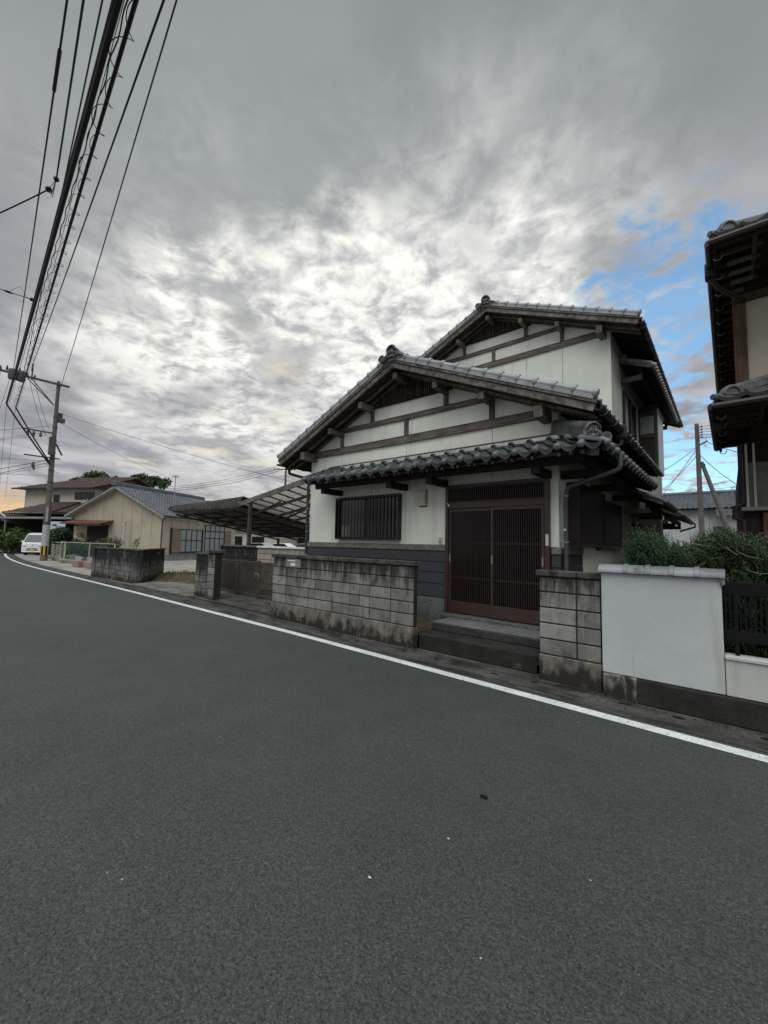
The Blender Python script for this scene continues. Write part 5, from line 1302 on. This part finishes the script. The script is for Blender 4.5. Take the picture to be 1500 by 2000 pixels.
# ------------------------------------------------------------------ utility pole at the left
PX, PY = -34.5, 6.38
up = thing('utility_pole', 'tall concrete utility pole with crossarm and yellow black striped guard at left', 'utility pole', (PX, PY, 0), 'utility poles')
def prad(z): return .20-.0085*z
MB().tube([(PX,PY,0),(PX,PY,4),(PX,PY,8),(PX,PY,12.1)], [prad(0),prad(4),prad(8),prad(12.1)], 14).build('shaft', A['concpole'], up, smooth=50)
MB().tube([(PX,PY,.38),(PX,PY,.95)], [prad(.38)+.02,prad(.95)+.02], 14).build('striped_guard', A['yellow'], up, smooth=50)
for k in range(6):
    a0 = k*math.pi/3; pts = []
    m = MB()
    for i in range(4):
        a = a0+i*.16; rr = prad(.6)+.026
        m.v += [(PX+rr*math.cos(a), PY+rr*math.sin(a), .385), (PX+rr*math.cos(a), PY+rr*math.sin(a), .945)]
    for i in range(3): m.f.append((2*i, 2*i+2, 2*i+3, 2*i+1))
    m.build('black_stripe', A['black'], up)
MB().tube([(PX,PY,.96),(PX,PY,2.35)], [prad(.96)+.018,prad(2.3)+.018], 14).build('white_sheet', A['polewhite'], up, smooth=50)
MB().tube([(PX,PY,2.36),(PX,PY,3.6)], [prad(2.4)+.012,prad(3.6)+.012], 14).build('dark_sleeve', A['poletop'], up, smooth=50)
MB().box(PX+.17,PX+.20,PY-.12,PY+.0,2.55,3.55).build('number_plate', A['polewhite'], up)
for zz in (4.6, 5.2, 6.0, 7.2, 8.0, 8.9, 9.6): MB().tube([(PX,PY,zz-.04),(PX,PY,zz+.04)], prad(zz)+.022, 12).build('steel_band', A['poletop'], up, smooth=50)
def arm(y0, y1, z, h=.10, x=PX+.16): return MB().box(x-.05, x+.05, y0, y1, z-h/2, z+h/2).build('crossarm', A['poletop'], up, bevel=.006)
arm(3.30, 6.95, 11.85, .13); arm(4.70, 6.25, 8.47, .08); arm(4.9, 6.75, 6.80, .08)
for s in (0, .25): MB().beam((PX+.16, 6.2-s*.2, 10.35+s*.3), (PX+.16, 4.75+s, 11.75), .05, .05, (1,0,0)).build('arm_brace', A['poletop'], up)
# hanging gear: transformer pair, insulators
for yy in (4.42, 4.02, 4.20):
    MB().lathe([(.02,-.36),(.20,-.34),(.23,-.25),(.23,.22),(.20,.30),(.05,.34)], (PX+.30, yy, 11.75+(.12 if yy == 4.20 else 0)), 'y' if yy == 4.20 else 'z', 14).build('transformer', A['transformer'], up, smooth=40)
for yy, zz in ((3.45,12.0),(3.75,12.1),(4.95,12.45),(4.75,11.95),(5.1,11.95),(4.35,12.15)):
    MB().lathe([(.02,-.16),(.05,-.12),(.075,-.06),(.045,-.02),(.07,.03),(.04,.07),(.03,.16)], (PX+.16, yy, zz), 'z', 10).build('insulator', A['poletop'], up, smooth=40)
MB().box(PX+.13, PX+.19, 4.92, 5.00, 11.7, 12.8).build('lightning_mast', A['poletop'], up)
for yy in (5.3, 5.65, 5.0): MB().lathe([(.02,-.20),(.07,-.16),(.08,0),(.05,.08),(.02,.14)], (PX+.16, yy, 8.28), 'z', 10).build('fuse_cutout', A['transformer'], up, smooth=40)
MB().box(PX+.12, PX+.34, PY-.28, PY+.02, 7.0, 8.2).build('junction_box', A['poletop'], up, bevel=.01)
MB().beam((PX, PY+.08, 7.9),(PX, PY+.5, 7.1), .05, .10).box(PX-.1,PX+.1,PY+.12,PY+.5,9.3,9.6).box(PX-.05,PX+.05,PY+.12,PY+.36,9.6,9.95).build('side_bracket', A['poletop'], up)
for k in range(12): MB().tube([(PX,PY+(-.18 if k % 2 else .18),5.0+k*.45),(PX,PY+(-.36 if k % 2 else .36),5.02+k*.45)], .012, 5).build('step_bolt', A['steel'], up)
MB().tube([(PX+.02,5.45,6.4),(PX+.05,5.4,6.2),(PX+.05,5.5,5.9)], [.05,.09,.05], 8).build('cable_clamp', A['poletop'], up)

# ------------------------------------------------------------------ overhead wires
def wire_pts(a, b, sag, n=40, ext=0.):
    a, b = Vector(a), Vector(b); out = []
    for i in range(n+1):
        t = i/n*(1+ext); p = a.lerp(b, t); p.z -= sag*4*t*(1-t) if t < 1 else -sag*4*t*(t-1)*0; out.append(p)
    return out
def top_at(px, z, py=0): d = _F*800+_Rt*(px-750)-_Up*(py-1000); return CAM+d*((z-CAM.z)/d.z)
def wire(label, a, b, r, sag=.35, ext=.45, n=50, grp='overhead wires'):
    o = MB().tube(wire_pts(a, b, sag, n, ext), r, 6).build('overhead_wire', A['cable'], smooth=60)
    return tag(o, label, 'wire', grp)
AX = PX+.16
wire('rightmost thin overhead wire running past the pole top', (PX, 6.30, 10.5), top_at(345, 9.0), .012, .10)
wire('second overhead wire from the right ending at the mast above the crossarm', (AX, 4.95, 12.75), top_at(320, 9.6), .017, .10)
wire('overhead wire just left of the thick bundle ending on the crossarm', (AX, 4.55, 12.15), top_at(200, 9.4), .013, .12)
wire('leftmost overhead wire with a dark sleeve near the top', (AX, 4.05, 12.1), top_at(131, 9.2), .015, .12)
wire('thin pale wire left beside the thick bundle', (AX, 3.9, 10.2), top_at(222, 8.0), .005, .1)
wire('thin pale wire right beside the thick bundle', (AX, 4.4, 10.0), top_at(243, 8.2), .005, .02)
p131 = wire_pts((AX, 4.05, 12.1), top_at(131, 9.2), .12, 60)
s0 = MB().tube([p131[-5], p131[-4], p131[-3]], .028, 8).build('cable_sleeve', A['cable'], smooth=60); tag(s0, 'dark splice sleeve on the leftmost overhead wire', 'sleeve')
# thick telephone bundle and the cable with spiral hangers
J1, J2 = V(AX, 3.88, 9.80), V(AX, 4.32, 9.69)
E1, E2 = top_at(232, 8.0), top_at(266, 8.0)
bt = thing('cable_bundle', 'thick black bundle of telephone cables overhead', 'cable', (AX, 3.88, 0))
bp1 = wire_pts(J1, E1, .12, 60, .4)
MB().tube(bp1, .040, 8).build('main_cable', A['cable'], bt, smooth=60)
MB().tube([p+V(0,-.035,.035) for p in bp1], .024, 6).build('messenger_wire', A['cable'], bt, smooth=60)
tw = []
for i, p in enumerate(bp1):
    for k in range(5): 
        if i < len(bp1)-1:
            q = p.lerp(bp1[i+1], k/5); a = (i*5+k)*1.1; tw.append(q+V(0,.075+.012*math.cos(a),-.03+.012*math.sin(a)))
MB().tube(tw, .009, 5).build('twisted_drop_wire', A['cable'], bt, smooth=60)
sp = thing('spiral_hanger_cable', 'black overhead cable wrapped in looping spiral hanger wire', 'cable', (AX, 4.32, 0))
bp2 = wire_pts(J2, E2, .12, 60, .4)
MB().tube(bp2, .026, 8).build('main_cable', A['cable'], sp, smooth=60)
hx = []
L = sum((bp2[i+1]-bp2[i]).length for i in range(len(bp2)-1)); acc = 0; turns = L/.62
N = 1500
for i in range(N+1):
    t = i/N*(len(bp2)-1); k = min(int(t), len(bp2)-2); p = bp2[k].lerp(bp2[k+1], t-k)
    d = (bp2[k+1]-bp2[k]).normalized(); a_ = d.cross(V(0,0,1)).normalized(); b_ = a_.cross(d)
    th_ = 2*math.pi*turns*i/N; rr = .125*(.72+.28*math.cos(th_*.5))
    hx.append(p+(a_*math.cos(th_)+b_*math.sin(th_))*rr)
MB().tube(hx, .006, 4).build('spiral_wire', A['cable'], sp, smooth=60)
# from the junctions both cables drop back to the pole
K0 = V(PX+.2, PY-.15, 6.35)
for nm, J, lab in (('drop_cable', J1, 'left black cable dropping diagonally to the pole'), ('drop_cable', J2, 'right black cable dropping diagonally to the pole')):
    o = MB().tube(wire_pts(J, K0+(V(0,0,.12) if J is J2 else V(0,0,0)), .06, 20), .05 if J is J1 else .042, 8).build(nm, A['cable'], smooth=60); tag(o, lab, 'cable')
# service drop from the wire that ends in a clamp
C1 = top_at(110, 8.6, 350); T1 = top_at(163, 8.0)
o = MB().tube(wire_pts(C1, T1, .02, 20, .4), .014, 6).build('service_wire', A['cable'], smooth=60); tag(o, 'overhead wire ending in a clamp above the left edge', 'wire')
C2 = top_at(95, 8.6, 370)
o = MB().tube(wire_pts(C2, top_at(-60, 8.0, 442), .02, 12), .014, 6).build('service_wire', A['cable'], smooth=60); tag(o, 'service wire leaving to the left edge from the clamp', 'wire')
cl = MB().ball(C1, .05, 8, 6).ball(C2, .06, 8, 6, (1.3,1,.8)).tube([C1, C1.lerp(C2,.5)+V(0,0,-.2), C2], .008, 5).tube([C1, C1.lerp(C2,.4)+V(.05,0,-.32), C2], .006, 5).tube([C1, C2], .006, 5).build('wire_clamp', A['cable'], smooth=60)
tag(cl, 'tangled wire clamp joining two service wires', 'clamp')
C3 = top_at(62, 9.2, 585)
o = MB().tube([C3, C3+V(-.1,-.7,.02), C3+V(-.2,-1.2,.0), C3+V(-.6,-6.0,.15)], .012, 6).build('service_wire', A['cable'], smooth=60); tag(o, 'thin wire leaving the bundle to the left edge with a clamp', 'wire')
cl = MB().ball(C3, .06, 8, 6).ball(C3+V(-.1,-.55,.02), .06, 8, 6, (.6,2.2,.6)).tube([C3+V(0,-.1,0), C3+V(0,-.3,.28), C3+V(-.1,-.5,.1)], .007, 5).build('wire_clamp', A['cable'], smooth=60)
tag(cl, 'small wire clamp beside the bundle half way up', 'clamp')
# lighter lines around the pole
def thin(lab, a, b, r=.014, sag=.15): return tag(MB().tube(wire_pts(a, b, sag, 16), r, 5).build('service_wire', A['cable'], smooth=60), lab, 'wire')
thin('service wire sloping from the pole down to the carport roofs', (PX, PY+.1, 9.95), (-22, 22, 5.2), .012, .3)
thin('service wire from the pole down to the brown tiled roof', (PX, PY+.25, 9.3), (-42, 17, 7.6), .012, .2)
for i, (z0, y1, z1, dx) in enumerate(((9.0,-4,7.4,-8),(8.6,-4,6.6,-10),(8.4,-6,5.6,-6),(6.7,-3,4.6,-14),(6.5,-4,3.6,-16),(6.3,-5,3.2,-12),(5.6,-8,5.9,-5),(6.6,-6,6.7,-3))):
    thin(['upper wire fanning left from the pole', 'second wire fanning left from the pole', 'third wire fanning left from the pole', 'low wire leaving left below the third crossarm', 'lower pair wire leaving left from the pole', 'lowest slanting wire leaving left from the pole', 'flat wire leaving left at roof height', 'flat wire leaving left at the lower crossarm'][i], (PX, PY-.15, z0), (PX+dx, y1, z1), .018 if i in (3,4) else .011, .25)
for i, (y0, z0, x1, y1, z1) in enumerate(((3.5,11.9,-60,4.5,9.5),(4.0,11.9,-62,5.2,9.0),(4.8,11.9,-36,6.2,8.6),(5.1,11.8,-35,6.2,8.8),(3.88,9.7,-70,8,6.5),(4.3,9.6,-70,8.6,6.3))):
    thin(['far wire from the crossarm tip running on left', 'far wire inside the crossarm tip running on left', 'lead wire from crossarm to the pole, left one', 'lead wire from crossarm to the pole, right one', 'far telephone cable continuing left of the pole', 'far telephone cable continuing nearest the pole'][i], (AX, y0, z0), (x1, y1, z1), .012, .3)
# wires of the pole at right
for i, (a, b) in enumerate((((-1.25,30,7.7),(-2.9,26,5.6)), ((-1.25,30,7.6),(-4.0,38,5.6)), ((-1.25,30,7.2),(-4.2,39,6.0)), ((-1.15,30,7.2),(.6,26,4.6)), ((-.8,29.9,7.9),(1.5,26,6.0)))):
    thin(['wire from the right pole slanting to the cream house', 'wire from the right pole down to the far white roof', 'sagging wire from the right pole to the far white roof', 'wire from the right pole down to the neighbour house', 'upper wire from the right pole bracket to the neighbour'][i], a, b, .016, .12)
for k in range(5): thin(['topmost', 'second', 'third', 'fourth', 'lowest'][k]+' of five parallel wires right of the slim pole', (-1.0, 29.8, 8.8-k*.16), (6, 27, 8.6-k*.35), .012, .1)
# far pole behind the carport
q = gp_at(555, 70); fp = thing('utility_pole', 'distant thin utility pole beyond the carport roof', 'utility pole', q, 'utility poles')
MB().tube([q, q+V(0,0,15)], [.22,.16], 8).build('shaft', A['poletop'], fp, smooth=50)
MB().beam(q+V(-1.1,-.9,14.6), q+V(1.1,.9,14.6), .12, .14).beam(q+V(-1.6,-1.35,14.0), q+V(.9,.75,14.0), .12, .14).beam(q+V(-.9,-.75,9.6), q+V(1.6,1.3,9.6), .12, .14).build('crossarm', A['poletop'], fp)
for k in range(3): thin(['upper', 'middle', 'lower'][k]+' distant wire left of the thin far pole', q+V(-1.2+.4*k,-1+.3*k,14.5-.3*k), gp_at(250, 75, 11.0-.4*k), .030, 1.2)

# ------------------------------------------------------------------ vehicles
def vehicle(name, label, cat, loc, rz, prof, W, paint, wheels, glassz, front, group=None, plate=True):
    """prof: side outline (x forward, z); body built as rounded sections across the width"""
    t = thing(name, label, cat, loc, group, rz)
    sec = [(-W/2, .90, .06), (-W/2+.05, .965, .02), (-W/2+.16, 1.0, 0), (W/2-.16, 1.0, 0), (W/2-.05, .965, .02), (W/2, .90, .06)]
    m = MB(); n = len(prof); cx_ = sum(p[0] for p in prof)/n; z0 = min(p[1] for p in prof)
    for (y, k, tuck) in sec:
        for (x, z) in prof: m.v.append((cx_+(x-cx_)*(1-(1-k)*.35), y*(1 if z < glassz else 1-.14*(z-glassz)/(max(p[1] for p in prof)-glassz)), z0+(z-z0)*(1-(1-k)*.25)))
    for j in range(len(sec)-1):
        for i in range(n): a = j*n+i; b = j*n+(i+1) % n; m.f.append((a, b, b+n, a+n))
    m.f.append(tuple(range(n))[::-1]); m.f.append(tuple(range((len(sec)-1)*n, len(sec)*n)))
    body = m.build('body', paint, t, smooth=35)
    for (x, r) in wheels:
        for s in (-1, 1):
            wv = MB().lathe([(r*.6,-.09),(r*.95,-.09),(r,-.06),(r,.06),(r*.95,.09),(r*.6,.09)], (x, s*(W/2-.09), r), 'y', 18).build('wheel', A['black'], t, smooth=40)
            MB().lathe([(.02,-.02),(r*.55,-.015),(r*.6,.0)], (x, s*(W/2), r), 'y', 14).build('rim', A['steel'], wv, smooth=40)
    return t, body
# kei van: nose at x = 0, body runs to -x
vp = [(0,.30),(.02,.62),(-.04,.98),(-.12,1.06),(-.62,1.72),(-.85,1.84),(-1.6,1.88),(-3.1,1.85),(-3.32,1.70),(-3.38,1.0),(-3.38,.32)]
vl = gp_at(69, 34.3)
van, vb = vehicle('parked_van', 'white small van with yellow plate parked beside the utility pole', 'van', vl, R(-30), vp, 1.48, A['carwhite'], ((-.62,.27),(-2.85,.27)), 1.02, 0)
# windscreen follows the slope of the nose
ws = MB(); y0, y1 = .62, .54
ws.add([(-.135,-.64,1.085),(-.135,.64,1.085),(-.595,.565,1.68),(-.595,-.565,1.68)], [(0,1,2,3)])
for v_ in range(len(ws.v)): x, y, z = ws.v[v_]; ws.v[v_] = (x+.030, y, z+.022)
ws.build('windscreen', A['glass'], van)
for s in (-1, 1):
    MB().add([(-.60,s*.755,1.10),(-1.55,s*.755,1.10),(-1.55,s*.69,1.66),(-.90,s*.69,1.66)], [(0,1,2,3)]).build('side_window', A['glass'], van)
    MB().add([(-1.68,s*.757,1.10),(-3.1,s*.757,1.10),(-3.05,s*.69,1.66),(-1.68,s*.69,1.66)], [(0,1,2,3)]).build('side_window', A['glass'], van)
    MB().ball((-.02,s*.54,.80), .15, 12, 8, (.45,1.05,.72)).build('headlight', A['lamp'], van, smooth=60)
    MB().ball((-.45,s*.86,1.12), .10, 10, 6, (.5,.8,1.1)).build('mirror', A['carwhite'], van, smooth=60)
MB().box(-.02,.03,-.32,.32,.52,.58).box(-.02,.03,-.42,.42,.40,.47).build('grille', A['black'], van, bevel=.01)
MB().box(.0,.045,-.17,.17,.36,.53).build('number_plate', A['plate'], van, bevel=.005)
MB().ball((.0,0,.86), .06, 10, 6, (.35,1.1,.8)).build('emblem', A['steel'], van, smooth=60)
MB().box(-.1,.04,-.70,.70,.24,.32).build('bumper', A['carwhite'], van, bevel=.02)
# cars parked beyond the carport
cpf = [(0,.35),(.02,.62),(-.1,.78),(-1.05,.90),(-1.75,1.38),(-2.9,1.42),(-3.7,.98),(-4.25,.92),(-4.32,.40)]
for i, (px, dep, lab, mt) in enumerate(((455, 40, 'silver car parked beyond the carport, nearest the beige house', 'carsilver'), (500, 43, 'white car parked beyond the carport behind the post', 'carwhite'), (548, 46, 'dark glassed silver car at the back of the carport', 'carsilver'))):
    q = gp_at(px+15, dep); c_, b_ = vehicle('parked_car', lab, 'car', q, R(205), cpf, 1.7, A[mt], ((-.8,.31),(-3.4,.31)), .92, 0, 'cars parked beyond the carport')
    for s in (-1, 1): MB().add([(-1.2,s*.855,.93),(-3.6,s*.855,.98),(-2.95,s*.765,1.36),(-1.78,s*.765,1.33)], [(0,1,2,3)]).build('side_window', A['glass'], c_)
    MB().add([(-1.10,-.7,.93),(-1.10,.7,.93),(-1.72,.62,1.365),(-1.72,-.62,1.365)], [(0,1,2,3)]).build('windscreen', A['glass'], c_)
for i, (px, dep, w_, h_, lab) in enumerate(((470, 60, 12, 5.2, 'grey far house beyond the parked cars'), (560, 66, 12, 4.6, 'far low house behind the carport posts'))):
    o = gp_at(px, dep); t = thing('far_house', lab, 'house', o, rz=R(27.6))
    MB().box(-w_/2, w_/2, 0, 7, 0, h_*.62).build('wall', A['offwhite'], t)
    MB().prism([(-w_/2-.5, h_*.58), (w_/2+.5, h_*.58), (w_/2-2, h_), (-w_/2+2, h_)], 'y', -.6, 7.5).build('roof', A['tilegrey'], t)
    for k in range(3): MB().box(-w_/2+1+k*3.5, -w_/2+3+k*3.5, -.03, -.002, .9, 2.2).build('window', A['glass'], t)

# ------------------------------------------------------------------ front garden of the beige house
fg = thing('panel_fence', 'pale green framed panel fence in front of the shrubs by the pole', 'fence', (-35, 7.2, 0))
def fpanel(p, q, h, frame_, root, infill, n=8):
    p, q = V(*p, 0), V(*q, 0); u = V(0,0,1)
    for pp in (p, q): MB().beam(pp, pp+u*h, .06, .06, (1,0,0)).build('fence_post', frame_, root)
    for zz in (.18, h-.05): MB().beam(p+u*zz, q+u*zz, .05, .05).build('fence_rail', frame_, root)
    for k in range(n): MB().beam(p+u*(.28+(h-.4)*k/n), q+u*(.28+(h-.4)*k/n), .02, .05).build('fence_slat', infill, root)
fpanel((-38.4, 7.5), (-36.0, 7.25), 1.25, A['fencegreen'], fg, A['fencecream']); fpanel((-36.0, 7.25), (-33.2, 7.0), 1.25, A['fencecream'], fg, A['fencecream'])
fpanel((-33.0, 6.95), (-31.6, 6.82), 1.3, A['fencecream'], fg, A['fencegreen'], 14)
nf = thing('mesh_fence', 'green chain mesh fence beside the old black wall', 'fence', (-29, 7.1, 0))
for pp in ((-31.5, 6.83), (-28.4, 7.30), (-25.5, 7.7)): MB().tube([(pp[0],pp[1],0),(pp[0],pp[1],1.28)], .035, 8).build('fence_post', A['fencecream'], nf)
MB().beam((-31.5,6.83,1.26),(-25.5,7.7,1.26), .04, .04).beam((-31.5,6.83,.2),(-25.5,7.7,.2), .04, .04).build('fence_rail', A['fencecream'], nf)
mm = MB()
for k in range(60):
    t0 = k/60; p = V(-31.5,6.83,0).lerp(V(-25.5,7.7,0), t0); q2 = V(-31.5,6.83,0).lerp(V(-25.5,7.7,0), min(1, t0+.17)); r2 = V(-31.5,6.83,0).lerp(V(-25.5,7.7,0), max(0, t0-.17))
    mm.beam(p+V(0,0,.2), q2+V(0,0,1.24), .005, .005); mm.beam(p+V(0,0,.2), r2+V(0,0,1.24), .005, .005)
mm.build('mesh_wire', A['fencegreen'], nf, kind='stuff')
struct(MB().prism([(-38.6,7.3),(-31.4,6.6),(-31.4,7.0),(-38.6,7.7)], 'z', -.01, .16).build('garden_kerb', A['apron']))
struct(MB().prism([(-31.4,6.6),(-25.4,7.45),(-25.4,7.85),(-31.4,7.0)], 'z', -.01, .162).build('garden_kerb', A['apron']))
for i, (x, y) in enumerate(((-26.9, 6.45), (-25.4, 6.62))):
    pt = thing('planter', ['pink planter with white picket edging, nearer the pole', 'pink planter with white picket edging, nearer the black wall'][i], 'planter', (x, y, 0), 'pink planters')
    c, s = math.cos(.14), math.sin(.14)
    MB().add([(x-.6,y-.13,.02),(x+.6,y-.13,.02),(x+.6,y+.13,.02),(x-.6,y+.13,.02),(x-.68,y-.19,.33),(x+.68,y-.19,.33),(x+.68,y+.19,.33),(x-.68,y+.19,.33)], [(0,3,2,1),(4,5,6,7),(0,1,5,4),(1,2,6,5),(2,3,7,6),(3,0,4,7)]).build('tub', A['pink'], pt)
    for k in range(9): MB().box(x-.56+k*.135, x-.50+k*.135, y-.02, y+.0, .331, .56).build('picket', A['polewhite'], pt)
    MB().box(x-.58, x+.60, y+.001, y+.02, .42, .46).build('picket_rail', A['polewhite'], pt)
sh = lambda lab, px, dep, lobes, mt, size=.09, dens=420, **k: shrub(lab, lobes, A[mt], size, dens, tuple(gp_at(px, dep)), **k)
sh('large dark green rounded shrub right of the utility pole', 117, 32, [(0,0,1.0,.75,.75,.9),(.15,.15,1.75,.72,.72,.65),(-.25,-.2,1.5,.7,.7,.7)], 'leafdark', .09, 1500)
sh('bright green hedge shrubs left of the white van', 20, 36.5, [(0,0,1.1,.8,.8,.9),(-.6,-.6,1.5,.8,.8,.8),(.5,.6,1.6,.9,.9,.8),(1.1,1.3,1.2,.8,.8,.9)], 'leafmid', .11, 800)
sh('tall dark shrub at the left border', 2, 37.5, [(0,0,1.3,.7,.7,1.1),(-.2,-.2,2.4,.8,.8,.7),(.5,.5,2.2,.6,.6,.6)], 'leafdark', .12, 800)
lwl = thing('block_wall', 'low pale garden wall below the hedge at the left border', 'wall', gp_at(-5, 37), rz=R(24))
blockwall(lwl, 0, [.40]*5, 0, .12, 4, .19, A['blockbeige'], A['mortarjoint'])
sh('low green hedge behind the mesh fence', 160, 28.5, [(.4,-.2,.9,.8,.6,.5),(1.7,0,.85,.9,.6,.55),(3.0,.2,.9,.9,.6,.5),(4.3,.4,.9,.9,.6,.45)], 'leafdark', .08, 1100)
sh('reddish brown rounded shrub by the beige wall', 215, 27.8, [(0,0,1.15,.85,.85,.55),(.4,.35,1.3,.5,.5,.4)], 'leafred', .06, 600)
sh('small shaped garden pine in front of the dark door', 162, 28.0, [(0,0,1.75,.28,.28,.22),(.25,.2,1.55,.24,.24,.13),(-.2,-.2,1.4,.22,.22,.14)], 'leafred', .05, 900)
sh('yellowish leafy shrub between the dark shrub and the door', 136, 29.5, [(0,0,.9,.6,.6,.5),(.4,.4,1.1,.5,.5,.4)], 'leafred', .08)
sh('thin sapling behind the old black wall', 268, 25.6, [(0,0,1.25,.25,.25,.3),(.15,.1,1.5,.2,.2,.2)], 'leafred', .06, 300)
G = 'trees beyond the houses'
b = gp_at(182, 66); tree('broad dark tree above the brown tiled roof', tuple(b), 12.0, [(-2.0,-1.6,10.2,1.5,1.3),(0,0,11.0,2.0,1.7),(1.8,1.5,10.6,1.9,1.5),(.5,-.5,9.4,2.2,1.6),(-1.2,1,9.6,2.0,1.6),(3.2,2.7,9.8,1.3,1.2)], A['leaftree'], 9000, .24, G)
b = gp_at(300, 58); tree('rounded tree between the brown roof and the grey ridge', tuple(b), 10.2, [(-1.3,-1.1,9.6,1.8,1.5),(.5,.4,9.2,1.9,1.6),(-1.4,-1.1,7.6,1.8,1.6),(1.9,1.6,6.9,1.7,1.4),(.4,.2,6.4,2.4,1.6)], A['leaftree'], 9000, .22, G)
b = gp_at(415, 62); tree('low treetop peeking above the carport roof', tuple(b), 7.5, [(-.9,-.7,6.6,1.7,1.2),(1.2,1.0,6.6,1.6,1.2),(0,0,6.0,2.0,1.3)], A['leaftree'], 4200, .22, G)
b = gp_at(1455, 20); shrub('light green bush by the far wall near the neighbour house', [(0,0,1.6,.7,.7,.7),(-.4,.2,2.0,.5,.5,.5)], A['leafmid'], .07, 500, tuple(b))
# leaf litter and grit along the foot of the walls, one loose drift
lm = MB()
for i in range(900):
    x = random.uniform(-16, 2.5); y = 5.10-abs(random.gauss(0, .10))-(.02 if x > -7.4 else -.12); a = random.uniform(0, 6.28); s_ = random.uniform(.006, .020)
    if -3.8 < x < -1.85: y += .06
    c_, n_ = math.cos(a), math.sin(a); z_ = .009+random.uniform(0, .006)+(.022 if y > 5.05 else 0)
    lm.add([(x-c_*s_, y-n_*s_, z_), (x+n_*s_*.5, y-c_*s_*.5, z_+.004), (x+c_*s_, y+n_*s_, z_+.002), (x-n_*s_*.5, y+c_*s_*.5, z_+.003)], [(0,1,2,3)])
lo = lm.build('leaf_litter', A['litter'], kind='stuff'); lo['label'] = 'scattered dry leaf litter along the foot of the walls'; lo['category'] = 'leaf litter'
# small weeds in the joint between gutter and wall
for i, x in enumerate((-7.15, -3.62, -1.86, -1.14)):
    wm_ = MB()
    for k in range(16):
        a = random.uniform(0, 6.28); l = random.uniform(.02, .06); h = random.uniform(.02, .07); b_ = V(x+random.uniform(-.04,.04), 5.085, .02)
        wm_.add([b_+V(-.004,0,0), b_+V(.004,0,0), b_+V(l*math.cos(a), -abs(l*math.sin(a)), h)], [(0,1,2)])
    tag(wm_.build('weed_tuft', A['grass']), ['tiny weed at the left end of the long block wall', 'tiny weed where the long block wall meets the steps', 'tiny weed between the steps and the short block wall', 'tiny weed between the short block wall and the white wall'][i], 'weed', 'weeds in the gutter joint')
# loose stones and a leaf on the road
for i, (px, py, s) in enumerate(((722, 1714, .006), (876, 1638, .005), (945, 1557, .018), (654, 1211, .010))):
    p = CAM+(_F*800+_Rt*(px-750)-_Up*(py-1000))*0; d = _F*800+_Rt*(px-750)-_Up*(py-1000); p = CAM+d*((0.006-CAM.z)/d.z)
    o = MB().ball((p.x, p.y, p.z+s*.25), s, 8, 5, (1.6, .9, .4)).build('pebble' if s < .015 else 'dry_leaf', A['paper'] if s < .015 else A['slot'], smooth=60)
    tag(o, ['white pebble on the asphalt in the foreground', 'tiny white pebble on the asphalt right of centre', 'small dark leaf lying on the asphalt', 'pale stone at the foot of the block wall'][i], 'pebble' if s < .015 else 'leaf')
